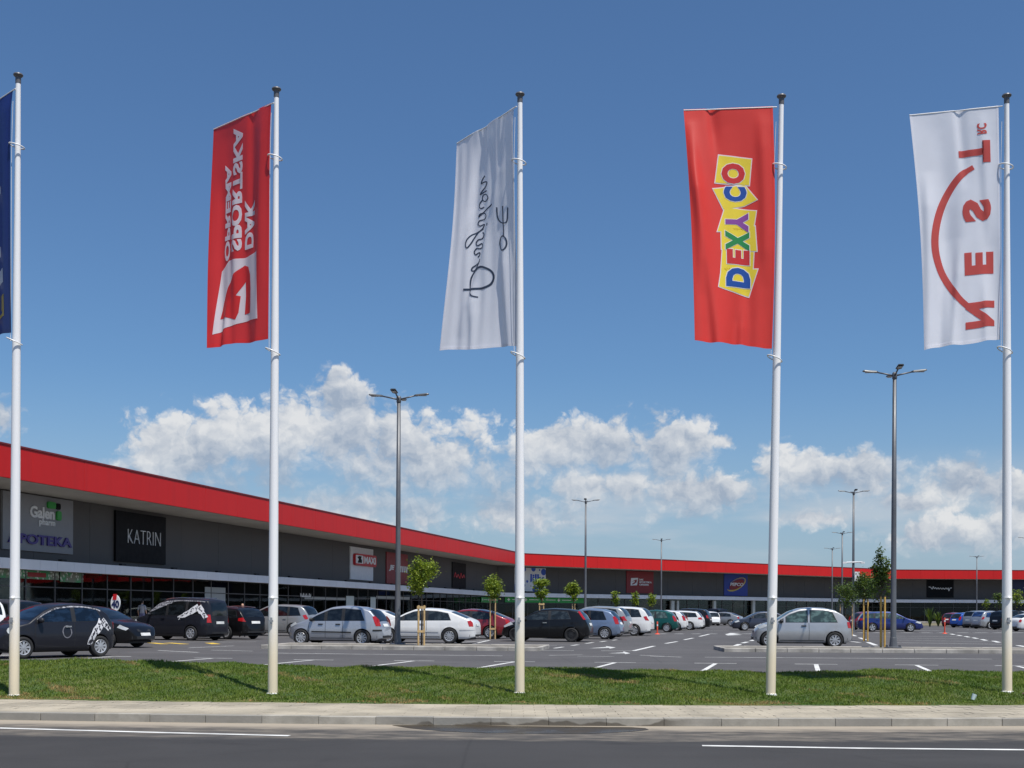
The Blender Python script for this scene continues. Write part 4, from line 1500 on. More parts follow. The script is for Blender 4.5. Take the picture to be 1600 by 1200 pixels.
LM = {}
LAMPS = [
    (621.5, 43.4, 8.85, .115, 'tall grey four-armed lamp post behind the silver blue hatchback'),
    (1396, 42.2, 9.55, .115, 'tall grey lamp post nearest the rightmost flagpole on the right island'),
    (914.5, 93, 9.85, 0, 'grey lamp post standing behind the parked blue grey hatchback'),
    (1033, 142, 9.85, 0, 'far lamp post between red sports sign and blue square sign'),
    (1333, 85.6, 9.9, 0, 'grey lamp post with white camera bracket beside the staked trees'),
    (1315.5, 129, 9.9, 0, 'thin far lamp post just left of the camera lamp post'),
    (1300, 160, 9.9, 0, 'thinnest far lamp post left of two taller ones'),
    (1526, 180, 9.9, 0, 'far lamp post in front of charcoal wall right of the black script sign'),
    (1606, 136, 9.9, 0, 'lamp post at the right edge with only one arm in frame')]
for px, Y, H, z, lab in LAMPS:
    if H not in LM:
        LM[H] = lamp_meshes(H)
    d = ray(px, 957)
    t_ = thing('lamp_post', lab, 'lamp post', (d[0] * Y, Y, z), R(-6), 'car park lamp posts')
    parts = dict(LM[H])
    for n_ in ('pole', 'foot', 'collar'):
        link(n_, parts[n_], M_LAMP, t_)
    for k in range(4):
        a = link('arm', parts['arm'], M_LAMP, t_, rot=(0, 0, k * math.pi / 2))
        h_ = link('lamp_head', parts['lamp_head'], M_LAMPH, t_, rot=(0, 0, k * math.pi / 2))
        link('lens', parts['lens'], M_LENS, h_)
    if px == 1333:
        zc = at(1333, 879, Y).z
        MB().tube([(-.6, -.1, zc), (.6, -.1, zc + .03)], .05, 8).box(-.75, -.5, -.2, 0, zc - .08, zc + .05).box(.5, .75, -.2, 0, zc - .08, zc + .05).build('camera_bracket', M_FIT, t_)
        MB().box(.06, .40, -.2, .1, zc - 1.3, zc - .65).build('control_box', M_FIT, t_)


# ------------------------------------------------------------------ young trees with stakes
def leaf_mat(name, a, b_):
    m, t, bs = new_mat(name)
    r = t.attr('rnd')[2]
    c = t.mix(r, a, b_)
    t.put(bs.inputs['Base Color'], c)
    bs.inputs['Roughness'].default_value = 0.5
    tr = t.n.new('ShaderNodeBsdfTranslucent')
    t.put(tr.inputs['Color'], t.mix(0.5, c, (0.22, 0.30, 0.02)))
    mx = t.n.new('ShaderNodeMixShader')
    mx.inputs[0].default_value = 0.35
    t.l.new(bs.outputs[0], mx.inputs[1])
    t.l.new(tr.outputs[0], mx.inputs[2])
    t.l.new(mx.outputs[0], t.n['Material Output'].inputs['Surface'])
    return m


L_LIGHT = leaf_mat('light leaves', (0.10, 0.18, 0.014), (0.34, 0.40, 0.036))
L_DARK = leaf_mat('dark leaves', (0.035, 0.075, 0.014), (0.11, 0.17, 0.034))
M_BARK = mat('young bark', (0.11, 0.085, 0.06), 0.9, var=.3, scale=12, bump=.4)
M_STAKE = mat('raw timber stake', (0.52, 0.36, 0.17), 0.8, var=.18, scale=7)
M_STAKE2 = mat('yellow timber stake', (0.58, 0.36, 0.09), 0.8, var=.18, scale=7)


def leaf_mesh(name, pts, size, seed):
    """leaf clumps: small folded leaves scattered round each point"""
    r = np.random.default_rng(seed)
    N = len(pts)
    pts = np.asarray(pts)
    d = r.normal(size=(N, 3))
    d[:, 2] = d[:, 2] * .5 - .25
    d /= np.linalg.norm(d, axis=1)[:, None]
    up = r.normal(size=(N, 3)) * .6 + (0, 0, 1)
    s = np.cross(d, up)
    s /= np.linalg.norm(s, axis=1)[:, None]
    L = size * r.uniform(.6, 1.3, N)[:, None]
    n = np.cross(s, d)
    a = pts
    b_ = pts + d * L * .5 + s * L * .33 + n * L * .1
    c = pts + d * L
    e = pts + d * L * .5 - s * L * .33 + n * L * .1
    V = np.stack([a, b_, c, e], 1).reshape(-1, 3)
    me = me_from(name, V, [(4 * i, 4 * i + 1, 4 * i + 2, 4 * i + 3) for i in range(N)])
    A = me.attributes.new('rnd', 'FLOAT', 'POINT')
    A.data.foreach_set('value', np.repeat(r.random(N), 4).astype(np.float32))
    return me


def tree(px, Y, zb, w, zc0, zc1, label, m, n, size, seed, group, shape='ball', stakes=None):
    r = np.random.default_rng(seed)
    x = ray(px, 957)[0] * Y
    t_ = thing('young_tree', label, 'tree', (x, Y, zb), 0, group)
    h = zc1 - zc0
    zm = zc0 + h * .45
    mb = MB().tube([(0, 0, 0), (.01, 0, zc0 * .6), (-.01, 0, zc0), (0, 0, zm), (0, 0, zc0 + h * .8)], [.035, .03, .026, .02, .008], 8)
    pts = []
    nl = 26 if shape == 'ball' else 20
    for k in range(nl):
        a = r.uniform(0, 2 * np.pi)
        f = r.uniform(.15, 1)
        z = zc0 + h * f
        if shape == 'ball':
            rad = w * math.sqrt(max(0.05, 1 - ((f - .55) / .5) ** 2)) * r.uniform(.35, 1)
            tip = np.array([rad * math.cos(a), rad * math.sin(a), z])
        else:
            rad = w * (1.05 - .75 * f) * r.uniform(.4, 1.1)
            tip = np.array([rad * math.cos(a), rad * math.sin(a), z + .1])
        st = np.array([0, 0, max(zc0 * .95, z - h * .35)])
        mb.tube([tuple(st), tuple((st + tip) / 2 + (0, 0, .04)), tuple(tip)], [.011, .008, .004], 4, False)
        sg = w * (.22 if shape == 'ball' else .17)
        pts.append(tip + r.normal(size=(n // nl, 3)) * (sg, sg, sg * (1 if shape == 'ball' else 1.3)))
        pts.append(st + (tip - st) * r.uniform(.3, 1, (n // (nl * 3), 1)) + r.normal(size=(n // (nl * 3), 3)) * sg * .6)
    mb.build('trunk', M_BARK, t_, smooth=True)
    link('crown', leaf_mesh('crown', np.concatenate(pts), size, seed), m, t_)
    if stakes:
        ht, gap, mt, lab, bar = stakes
        s_ = thing('tree_stakes', lab, 'tree stakes', (x, Y - .18, zb), 0, 'timber stakes holding young trees')
        for sgn in (-1, 1):
            MB().tube([(sgn * gap, 0, 0), (sgn * gap, 0, ht)], .035, 8).build('stake', mt, s_)
        if bar:
            MB().box(-gap - .05, gap + .05, -.045, -.035 + .03, ht - .12, ht - .03).build('crossbar', mt, s_)
            MB().box(-gap - .03, gap + .03, -.045, -.02, .45, .53).build('crossbar', mt, s_)
        MB().torus((0, .1, ht - .25), .12, .012, 14, 5).build('tie', M_BLACK, s_)


G1, G2 = 'young trees along the left bay', 'young trees along the right bay'
tree(659, 42.6, .115, .47, 1.82, 2.98, 'round bright green young tree in front of white sedan', L_LIGHT, 2600, .085, 1, G1, stakes=(1.40, .10, M_STAKE, 'pale timber stakes of the tree in front of white sedan', True))
tree(770, 58.5, 0, .50, 1.95, 2.98, 'round bright green young tree by the red car', L_LIGHT, 1900, .095, 2, G1, stakes=(1.95, .12, M_STAKE, 'pale timber stakes in front of the red car', True))
tree(846, 72, 0, .40, 2.1, 3.25, 'small green young tree overlapping the white drugstore sign', L_LIGHT, 1000, .13, 3, G1, stakes=(1.85, .12, M_STAKE, 'pale timber stakes behind the black hatchback left of its roof middle', True))
tree(896, 77, 0, .42, 2.05, 3.1, 'small round green young tree left of the lamp post behind black hatchback', L_LIGHT, 1000, .13, 4, G1, stakes=(1.85, .08, M_STAKE, 'pale timber stakes behind the rear end of the black hatchback', False))
tree(962, 100, 0, .30, 1.9, 3.05, 'thin far young tree left of the red sports sign', L_LIGHT, 480, .14, 5, G1)
tree(993, 106, 0, .30, 1.9, 3.1, 'thin far young tree under the left half of the red sports sign', L_LIGHT, 480, .14, 6, G1)
tree(1019, 112, 0, .38, 1.9, 3.0, 'small far young tree under the right edge of the red sports sign', L_LIGHT, 480, .15, 7, G1)
tree(1377, 42.9, .115, .44, 1.45, 3.35, 'tall upright dark leaved young tree beside the right lamp post', L_DARK, 1100, .11, 8, G2, 'spire', (1.78, .07, M_STAKE2, 'yellowish timber stakes left of the right lamp post foot', False))
tree(1351, 58, 0, .52, 2.0, 3.15, 'dark green round young tree behind the upright one', L_DARK, 1200, .11, 9, G2, stakes=(1.98, .10, M_STAKE2, 'yellowish timber stakes of the middle right bay tree', False))
tree(1321, 72, 0, .72, 1.75, 3.0, 'dark green spreading young tree above the silver hatchback tail', L_DARK, 1100, .12, 10, G2, stakes=(1.85, .36, M_STAKE, 'pale timber stakes of the tree above the silver hatchback tail', False))
tree(1541, 160, 0, .45, 2.0, 3.3, 'small bright green far tree behind the silver car at right', L_LIGHT, 200, .2, 11, G2)
tree(1562, 150, 0, .8, 2.2, 3.9, 'far olive green tree left of the rightmost flagpole', L_DARK, 300, .25, 12, G2)
tree(1587, 140, 0, .75, 2.3, 4.1, 'far green tree right of the rightmost flagpole', L_LIGHT, 300, .22, 13, G2)


def shrub(px, Y, h, w, lab, seed):
    r = np.random.default_rng(seed)
    x = ray(px, 957)[0] * Y
    t_ = thing('spiky_shrub', lab, 'shrub', (x, Y, 0), 0, 'shrubs before the right run of shops')
    V, Fc = [], []
    for k in range(70):
        a, tl = r.uniform(0, 2 * np.pi), r.uniform(.2, 1)
        d = np.array([math.cos(a) * w * tl, math.sin(a) * w * tl, h * r.uniform(.55, 1)])
        s = np.array([-math.sin(a), math.cos(a), 0]) * .07
        k0 = len(V)
        V += [tuple(-s), tuple(s), tuple(d * (.5, .5, .7) + s), tuple(d * (.5, .5, .7) - s), tuple(d)]
        Fc += [(k0, k0 + 1, k0 + 2, k0 + 3), (k0 + 3, k0 + 2, k0 + 4)]
    me = me_from('fronds', V, Fc)
    A = me.attributes.new('rnd', 'FLOAT', 'POINT')
    A.data.foreach_set('value', np.repeat(r.random(70), 5).astype(np.float32))
    link('fronds', me, L_DARK, t_)


shrub(1453, 128, 2.2, .8, 'spiky dark shrub right of the blue estate car', 21)
shrub(1466, 132, 1.7, .7, 'lower spiky shrub left of the dark red car', 22)
vg = link('dry_verge', me_from('dry_verge', [tuple(gnd(*q_) + Vector((0, 0, .02))) for q_ in ((1430, 977.5), (1482, 977.5), (1482, 973.5), (1436, 973.5))], [(0, 1, 2, 3)]), M_GROUND)
vg['kind'] = 'structure'

# orange bollards
M_ORANGE = mat('orange plastic', (0.62, 0.075, 0.035), 0.5)
for px, yb, h, lab in ((1027, 991, .78, 'orange plastic bollard in front of the dark green car'), (1476, 990, 1.08, 'orange bollard in front of the dark red car at right')):
    p = gnd(px, yb)
    t_ = thing('bollard', lab, 'bollard', p, 0, 'orange bollards on the asphalt')
    MB().lathe([(.0, h), (.03, h), (.045, h - .03), (.045, .06), (.0, .06)], 14).build('post', M_ORANGE, t_, smooth=True)
    MB().lathe([(.0, .07), (.06, .07), (.16, .02), (.17, 0), (0, 0)], 16).build('foot', M_ORANGE, t_, smooth=True)
    MB().lathe([(.047, h - .18), (.047, h - .28)], 14).build('reflective_band', S_WHITE, t_, smooth=True)

# round advert stand reading 40
p = ray(181, 957)
t_ = thing('round_sign', 'round white sign reading 40 with red top behind the dark saloon', 'sign', (p[0] * 54, 54, 0), R(-14))
MB().tube([(0, .03, 0), (0, .03, 1.25)], .03, 8).build('post', M_METAL, t_)
zc = CAMH + .33
link('disc', solid2d(ell(0, zc, .235, .36, 28), [tuple(range(28))], .04), S_WHITE, t_)
sign_text(t_, '40', -.19, .19, zc - .22, zc + .12, S_NAVY, .01, -.042, .05)
sign_poly(t_, [[(-.14, zc + .14), (.05, zc + .14), (.08, zc + .40), (-.10, zc + .40)]], S_RED, .012, -.042, 'red_flash')


# ------------------------------------------------------------------ cars
def paint(name, c, metal=0.35, rough=0.32):
    n_ = 'paint ' + name
    if n_ in MATS:
        return MATS[n_]
    m, t, b_ = new_mat(n_)
    p_ = t.coord('Object')
    n = t.noise(p_, 2.5, 4)
    z = t.sep(p_)[2]
    dirt = t.math('MULTIPLY', t.ramp(t.math('ADD', z, t.math('MULTIPLY', n, .25)), .55, .22), .18 if max(c) > .1 else .04)
    cc = t.mix(t.ramp(n, .3, .7), tuple(x * .94 for x in c), c)
    t.put(b_.inputs['Base Color'], t.mix(dirt, cc, (.20, .18, .15)))
    b_.inputs['Metallic'].default_value = metal
    t.put(b_.inputs['Roughness'], t.math('ADD', rough, t.math('MULTIPLY', dirt, .5)))
    b_.inputs['Coat Weight'].default_value = .8 if max(c) > .1 else .35
    b_.inputs['Specular IOR Level'].default_value = .5 if max(c) > .1 else .25
    b_.inputs['Coat Roughness'].default_value = .04
    return m


def car_glass(name, c):
    m, t, b_ = new_mat(name)
    n = t.noise(t.vmath('MULTIPLY', t.coord('Object'), (2.2, 1, 3.5)), 1.3, 3)
    t.put(b_.inputs['Base Color'], t.mix(t.ramp(n, .45, .62), tuple(x * .35 for x in c), c))
    b_.inputs['Roughness'].default_value = .03
    b_.inputs['Specular IOR Level'].default_value = .6
    return m


G_DARK, G_MID, G_GREEN = car_glass('car glass dark', (.012, .016, .02)), car_glass('car glass', (.035, .045, .05)), car_glass('car glass green', (.10, .16, .15))
M_TYRE = mat('tyre rubber', (0.018, 0.018, 0.019), 0.85)
M_RIM = mat('silver rim', (0.52, 0.53, 0.55), 0.35, metal=.5)
M_DRIM = mat('black steel rim', (0.03, 0.03, 0.032), 0.5, metal=.3)
M_TRIM = mat('black car trim', (0.02, 0.02, 0.021), 0.5)
M_TAIL = mat('red tail lamp', (0.42, 0.012, 0.015), 0.15, coat=.6)
M_HEAD = mat('clear headlamp', (0.62, 0.64, 0.64), 0.12, coat=.8)
M_AMBER = mat('amber lamp', (0.62, 0.30, 0.08), 0.2)
M_PLATE = mat('number plate', (0.70, 0.70, 0.68), 0.4)
M_SEAM = mat('panel gap', (0.012, 0.012, 0.013), 0.7)
M_CHROME = mat('chrome strip', (0.65, 0.65, 0.66), 0.2, metal=.9)

MODELS = {
    'hatch': dict(L=3.85, W=1.67, H=1.52, top=[(-1.925, .32), (-1.91, .52), (-1.88, .70), (-1.80, .86), (-1.64, 1.14), (-1.44, 1.36), (-1.05, 1.47), (-.4, 1.52), (.10, 1.48), (.65, 1.25), (1.12, .99), (1.35, .91), (1.65, .83), (1.83, .68), (1.90, .50), (1.925, .32)],
                  belt=(.93, .90), wb=(-1.19, 1.27), r=.30, glass=(-1.28, .99), pil=[-.42, .28], wind=(.42, 1.06), rear=(-1.76, -1.40), tail=[(-1.86, .74), (-1.70, .74), (-1.56, 1.10), (-1.66, 1.12), (-1.80, .98)], head=[(1.45, .80), (1.72, .68), (1.78, .76), (1.52, .88)], n=5.0),
    'round': dict(L=3.72, W=1.66, H=1.54, top=[(-1.86, .35), (-1.845, .60), (-1.80, .80), (-1.68, 1.04), (-1.48, 1.29), (-1.2, 1.44), (-.8, 1.52), (-.3, 1.54), (.15, 1.50), (.52, 1.37), (.95, 1.09), (1.12, .99), (1.4, .93), (1.62, .83), (1.78, .68), (1.84, .52), (1.86, .35)],
                  belt=(.95, .93), wb=(-1.16, 1.27), r=.30, glass=(-1.27, .98), pil=[-.20, .70], wind=(.36, 1.02), rear=(-1.66, -1.26), tail=[(-1.80, .74), (-1.66, .76), (-1.62, .98), (-1.72, .98)], head=[(1.32, .82), (1.62, .70), (1.70, .78), (1.45, .90)], n=4.6),
    'city': dict(L=3.55, W=1.63, H=1.49, top=[(-1.775, .35), (-1.76, .58), (-1.72, .78), (-1.60, 1.00), (-1.40, 1.25), (-1.1, 1.41), (-.7, 1.48), (-.25, 1.49), (.2, 1.44), (.55, 1.30), (.90, 1.08), (1.02, .99), (1.3, .92), (1.55, .82), (1.70, .66), (1.76, .50), (1.775, .35)],
                 belt=(.97, .93), wb=(-1.09, 1.21), r=.29, glass=(-1.22, .90), pil=[-.28], wind=(.36, .95), rear=(-1.58, -1.22), tail=[(-1.72, .78), (-1.62, .78), (-1.60, .96), (-1.68, .96)], head=ell(1.46, .74, .13, .11, 12), n=4.2),
    'punto': dict(L=4.03, W=1.69, H=1.49, top=[(-2.015, .34), (-2.00, .56), (-1.95, .78), (-1.85, .98), (-1.68, 1.24), (-1.50, 1.38), (-1.1, 1.45), (-.4, 1.49), (.15, 1.45), (.55, 1.30), (1.05, 1.02), (1.2, .95), (1.55, .85), (1.85, .68), (1.97, .52), (2.015, .34)],
                  belt=(1.0, .90), wb=(-1.24, 1.27), r=.31, glass=(-1.22, 1.0), pil=[-.25], wind=(.34, 1.08), rear=(-1.84, -1.50), tail=[(-1.86, .98), (-1.76, .98), (-1.50, 1.33), (-1.58, 1.36)], head=[(1.38, .76), (1.80, .62), (1.86, .68), (1.50, .87)], n=5.0),
    'sedan': dict(L=4.57, W=1.77, H=1.46, top=[(-2.285, .36), (-2.27, .62), (-2.22, .88), (-2.12, .99), (-1.95, 1.05), (-1.6, 1.19), (-1.2, 1.345), (-.75, 1.43), (-.2, 1.46), (.25, 1.42), (.62, 1.28), (1.12, 1.02), (1.28, .96), (1.75, .87), (2.08, .74), (2.23, .56), (2.285, .36)],
                  belt=(.94, .90), wb=(-1.26, 1.32), r=.315, glass=(-1.32, 1.05), pil=[-.30, .70], wind=(.40, 1.14), rear=(-1.92, -1.28), tail=[(-2.20, .70), (-2.05, .70), (-1.98, .92), (-2.10, .95), (-2.18, .86)], head=[(1.70, .70), (2.02, .60), (2.10, .67), (1.80, .80)], n=5.2),
    'wagon': dict(L=4.70, W=1.80, H=1.50, top=[(-2.35, .36), (-2.335, .62), (-2.29, .86), (-2.18, 1.06), (-1.98, 1.32), (-1.80, 1.42), (-1.2, 1.47), (-.4, 1.50), (.2, 1.46), (.62, 1.30), (1.15, 1.03), (1.3, .97), (1.8, .87), (2.12, .74), (2.29, .56), (2.35, .36)],
                  belt=(.98, .92), wb=(-1.32, 1.38), r=.32, glass=(-1.92, 1.08), pil=[-1.18, -.28, .70], wind=(.40, 1.17), rear=(-2.20, -1.84), tail=[(-2.29, .80), (-1.98, .84), (-1.98, .96), (-2.20, .99)], head=[(1.72, .70), (2.08, .60), (2.16, .67), (1.84, .80)], n=5.2),
    'mpv': dict(L=4.45, W=1.82, H=1.66, top=[(-2.225, .36), (-2.21, .62), (-2.17, .90), (-2.07, 1.15), (-1.88, 1.45), (-1.70, 1.57), (-1.2, 1.63), (-.4, 1.66), (.2, 1.60), (.65, 1.40), (1.25, 1.06), (1.4, 1.0), (1.8, .90), (2.05, .74), (2.18, .56), (2.225, .36)],
                belt=(1.05, .96), wb=(-1.33, 1.38), r=.32, glass=(-1.75, 1.12), pil=[-1.05, -.22, .70], wind=(.40, 1.24), rear=(-2.08, -1.72), tail=[(-2.15, .86), (-1.96, .88), (-1.84, 1.08), (-2.00, 1.12)], head=[(1.60, .80), (1.95, .66), (2.02, .74), (1.72, .90)], n=5.0),
    'van': dict(L=4.41, W=1.79, H=1.82, top=[(-2.205, .36), (-2.20, .62), (-2.185, .95), (-2.14, 1.35), (-2.08, 1.64), (-1.97, 1.77), (-1.6, 1.81), (-.6, 1.83), (.1, 1.80), (.5, 1.69), (1.15, 1.22), (1.32, 1.11), (1.8, .99), (2.05, .82), (2.17, .58), (2.205, .36)],
                belt=(1.10, 1.04), wb=(-1.30, 1.38), r=.32, glass=(-1.95, 1.08), pil=[-1.02, .02], wind=(.30, 1.18), rear=(-2.165, -2.06), tail=[(-2.18, .78), (-2.06, .78), (-2.06, 1.12), (-2.15, 1.12)], head=[(1.66, .78), (1.98, .66), (2.05, .76), (1.74, .92)], n=6.0),
    'suv': dict(L=4.45, W=1.85, H=1.70, top=[(-2.225, .42), (-2.21, .68), (-2.17, .95), (-2.06, 1.20), (-1.90, 1.50), (-1.72, 1.61), (-1.2, 1.67), (-.4, 1.70), (.2, 1.66), (.60, 1.50), (1.10, 1.17), (1.25, 1.10), (1.8, 1.0), (2.08, .84), (2.19, .62), (2.225, .42)],
                belt=(1.10, 1.04), wb=(-1.32, 1.36), r=.35, glass=(-1.78, 1.02), pil=[-1.10, -.25, .70], wind=(.40, 1.12), rear=(-2.08, -1.74), tail=[(-2.15, .88), (-1.98, .90), (-1.92, 1.10), (-2.05, 1.14)], head=[(1.65, .82), (2.02, .74), (2.08, .84), (1.78, .96)], n=5.4),
}
WHEELS = {}


def wheel_meshes(r, spokes):
    k = (r, spokes)
    if k in WHEELS:
        return WHEELS[k]
    w = .095
    ri = r * .66
    ty = MB().lathe([(ri, -w), (r * .93, -w), (r * .99, -w * .8), (r, -w * .4), (r, w * .4), (r * .99, w * .8), (r * .93, w), (ri, w), (ri * .97, w * .5), (.001, w * .42)], 26, 'y')
    rm = MB().lathe([(ri * 1.0, w * .98), (ri * .97, w * 1.05), (ri * .88, w * .98), (ri * .86, w * .62)], 26, 'y')
    rm.lathe([(.001, w * 1.02), (ri * .20, w * 1.0), (ri * .24, w * .7)], 14, 'y')
    for i in range(spokes):
        a = 2 * math.pi * i / spokes + .2
        c, s = math.cos(a), math.sin(a)
        hw1 = ri * .9 * math.pi / spokes * .52
        hw0 = min(ri * .12, hw1 * .6)
        q_ = [(ri * .15, -hw0, w * .98), (ri * .90, -hw1, w * .92), (ri * .90, hw1, w * .92), (ri * .15, hw0, w * .98), (ri * .15, -hw0, w * .6), (ri * .90, -hw1, w * .6), (ri * .90, hw1, w * .6), (ri * .15, hw0, w * .6)]
        rm.add([(x * c - y * s, z, x * s + y * c) for x, y, z in q_], [(0, 1, 2, 3), (0, 4, 5, 1), (3, 2, 6, 7)])
    WHEELS[k] = me_from('wheel', ty.v, ty.f, True), me_from('rim', rm.v, rm.f, False)
    return WHEELS[k]


class Car:
    def __init__(self, model, label, body, loc, heading, glass=G_MID, spokes=9, rim=M_RIM, detail=True, group='parked cars', rails=False, moulding=None, cat='car', name='parked_car', sx=1.0):
        M = MODELS[model]
        self.M = M
        self.L, self.W = M['L'], M['W']
        xs = np.linspace(-self.L / 2, self.L / 2, 700)
        tx, tz = zip(*M['top'])
        z = np.interp(xs, tx, tz)
        k = np.exp(-np.linspace(-2.5, 2.5, 19) ** 2 / 2)
        k /= k.sum()
        zs = np.convolve(np.pad(z, 9, mode='edge'), k, 'valid')
        self.xs, self.zs = xs, zs
        self.root = thing(name, label, cat, loc, heading, group)
        self.body_mesh(body)
        self.windows(glass)
        self.fittings(spokes, rim, body, detail, rails, moulding)

    def top(self, x):
        return float(np.interp(x, self.xs, self.zs))

    def belt(self, x):
        b0, b1 = self.M['belt']
        return b0 + (b1 - b0) * (x / self.L + .5)

    def bot(self, x):
        z = .20 + .10 * max(0, abs(x) / (self.L / 2) - .86) / .14
        ra = self.M['r'] + .045
        for xw in self.M['wb']:
            d = ra * ra - (x - xw) ** 2
            if d > 0:
                z = max(z, self.M['r'] + math.sqrt(d) * 1.0)
        return min(z, self.top(x) - .05)

    def w(self, x, z):
        xn = min(.99999, abs(x) / (self.L / 2))
        n = self.M['n']
        h = self.W / 2 * (1 - xn ** n) ** (1 / n) * (1 - .035 * xn * xn)
        b = self.belt(x)
        if z <= b:
            t = max(0, (z - .2) / (b - .2))
            return h * float(np.interp(t, (0, .12, .35, .62, .66, .9, 1), (.93, .965, .985, 1.0, .985, .965, .945)))
        t = (z - b) / (self.M['H'] - b)
        return h * .945 * (1 - .17 * t - .05 * t * t)

    CROWN, RAD = .045, .055

    def frame(self, x):
        zt, zb = self.top(x), self.bot(x)
        hgt = zt - zb
        cr = min(self.CROWN, hgt * .2)
        w0 = self.w(x, zt - cr)
        r = min(self.RAD, hgt * .25, w0 * .5)
        zside = zt - cr - r
        return zt, zb, cr, r, zside

    def topsurf(self, x, f, off=0.0):
        zt, zb, cr, r, zs_ = self.frame(x)
        y = f * (self.w(x, zs_) - r)
        z = zs_ + r + cr * (1 - f * f)
        dz = (self.top(x + .02) - self.top(x - .02)) / .04
        n = 1 / math.sqrt(1 + dz * dz)
        return (x - dz * n * off, y, z + n * off)

    def body_mesh(self, m):
        th = np.linspace(-math.pi / 2, math.pi / 2, 64)
        st = set(np.round(self.L / 2 * .9995 * np.sin(th), 4))
        ra = self.M['r'] + .045
        for xw in self.M['wb']:
            for a in np.linspace(0, math.pi, 15):
                st.add(round(xw + ra * .999 * math.cos(a), 4))
            st.add(xw + ra + .002)
            st.add(xw - ra - .002)
        X = sorted(st)
        V = []
        for x in X:
            zt, zb, cr, r, zs_ = self.frame(x)
            b = min(self.belt(x), zs_ - .002)
            b = max(b, zb + .01)
            zs_ = max(zs_, b + .001)
            half = [(0, zb), (self.w(x, zb) * .6, zb), (self.w(x, zb) * .985, zb)]
            for f in (.03, .14, .35, .58, .66, .85, 1.0):
                z = zb + (b - zb) * f
                half.append((self.w(x, z), z))
            for f in (.33, .66, 1.0):
                z = b + (zs_ - b) * f
                half.append((self.w(x, z), z))
            ww = self.w(x, zs_)
            for a in (R(35), R(65), R(90)):
                half.append((ww - r + r * math.cos(a), zs_ + r * math.sin(a)))
            for f in (.66, .33, 0):
                half.append((f * (ww - r), zs_ + r + cr * (1 - f * f)))
            half = half[:]
            ring = [(x, y, z) for y, z in half] + [(x, -y, z) for y, z in half[-2:0:-1]]
            V.append(ring)
        n = len(V[0])
        Fc = []
        for i in range(len(V) - 1):
            for j in range(n):
                Fc.append((i * n + j, (i + 1) * n + j, (i + 1) * n + (j + 1) % n, i * n + (j + 1) % n))
        Fc += [tuple(range(n)), tuple(range((len(V) - 1) * n, len(V) * n))[::-1]]
        me = me_from('body', [p_ for r_ in V for p_ in r_], Fc, True)
        bm = bmesh.new()
        bm.from_mesh(me)
        bmesh.ops.recalc_face_normals(bm, faces=bm.faces[:])
        for e in bm.edges:
            if len(e.link_faces) == 2 and e.calc_face_angle(0) > R(38):
                e.smooth = False
        bm.to_mesh(me)
        bm.free()
        link('body', me, m, self.root)

    def flank(self, polys, m, name, off=.004, sides=(1, -1), parent=None, cut=.12):
        xs = [p_[0] for q_ in polys for p_ in q_]
        zs = [p_[1] for q_ in polys for p_ in q_]
        v2, f2 = patch2d(polys, np.arange(min(xs) + cut / 2, max(xs), cut), np.arange(min(zs) + cut / 2, max(zs), cut))
        out = []
        for s in sides:
            V = [(x, s * (self.w(x, z) + off), z) for x, z in v2]
            me = me_from(name, V, [f if s < 0 else f[::-1] for f in f2], True)
            out.append(link(name, me, m, parent or self.root))
        return out

    def roofpatch(self, x0, x1, f, m, name, off=.004, taper=0.0):
        nx, ny = 8, 8
        V, Fc = [], []
        for i in range(nx + 1):
            x = x0 + (x1 - x0) * i / nx
            for j in range(ny + 1):
                V.append(self.topsurf(x, f * (2 * j / ny - 1), off))
        for i in range(nx):
            for j in range(ny):
                k = i * (ny + 1) + j
                Fc.append((k, k + ny + 1, k + ny + 2, k + 1))
        return link(name, me_from(name, V, Fc, True), m, self.root)

    def windows(self, g):
        M = self.M
        x0, x1 = M['glass']
        cuts = [x0] + M['pil'] + [x1]
        allp = []
        for a, b in zip(cuts[:-1], cuts[1:]):
            a2, b2 = a + (.035 if a != x0 else 0), b - (.035 if b != x1 else 0)
            X = [a2 + (b2 - a2) * i / 14 for i in range(15)]
            lo = [(x, self.belt(x) + .015) for x in X]
            hi = [(x, self.top(x) - .112) for x in X]
            # a slanted rear edge where the glass begins at the tail
            if a == x0:
                hi = [(max(x, x0 + (z - self.belt(x)) * .45), z) for x, z in hi]
            keep = [(l, h) for l, h in zip(lo, hi) if h[1] > l[1] + .03]
            if len(keep) < 2:
                continue
            poly = [l for l, h in keep] + [h for l, h in keep[::-1]]
            allp.append(poly)
            if self.M is MODELS['round'] or len(cuts) < 3:
                self.flank([poly], M_TRIM, 'window_seal', .003)
            c = np.mean(poly, 0)
            poly2 = [(c[0] + (x - c[0]) * (1 - .03 / (b2 - a2) * 2), c[1] + (z - c[1]) * .93) for x, z in poly]
            self.flank([poly2], g, 'side_window', .006)
        if not (self.M is MODELS['round'] or len(cuts) < 3) and allp:
            for p0, p1 in zip(allp[:-1], allp[1:]):      # black pillars between the panes
                k0, k1 = len(p0) // 2, len(p1) // 2
                self.flank([[p0[k0 - 1], p1[0], p1[-1], p0[k0]]], M_TRIM, 'window_pillar', .004)
            for p0 in allp:
                self.flank([p0], M_TRIM, 'window_seal', .003)
        a, b = M['wind']
        self.roofpatch(a, b, .95, g, 'windscreen')
        a, b = M['rear']
        self.roofpatch(a, b, .92, g, 'rear_window')

    def endx(self, y, z, sgn):
        """surface of the nose (sgn 1) or tail (-1) at y, z"""
        lo, hi = 0.0, self.L / 2 * .9999
        for _ in range(30):
            mid = (lo + hi) / 2
            if self.top(sgn * mid) - self.CROWN * .5 > z and self.w(sgn * mid, z) > abs(y):
                lo = mid
            else:
                hi = mid
        return sgn * lo

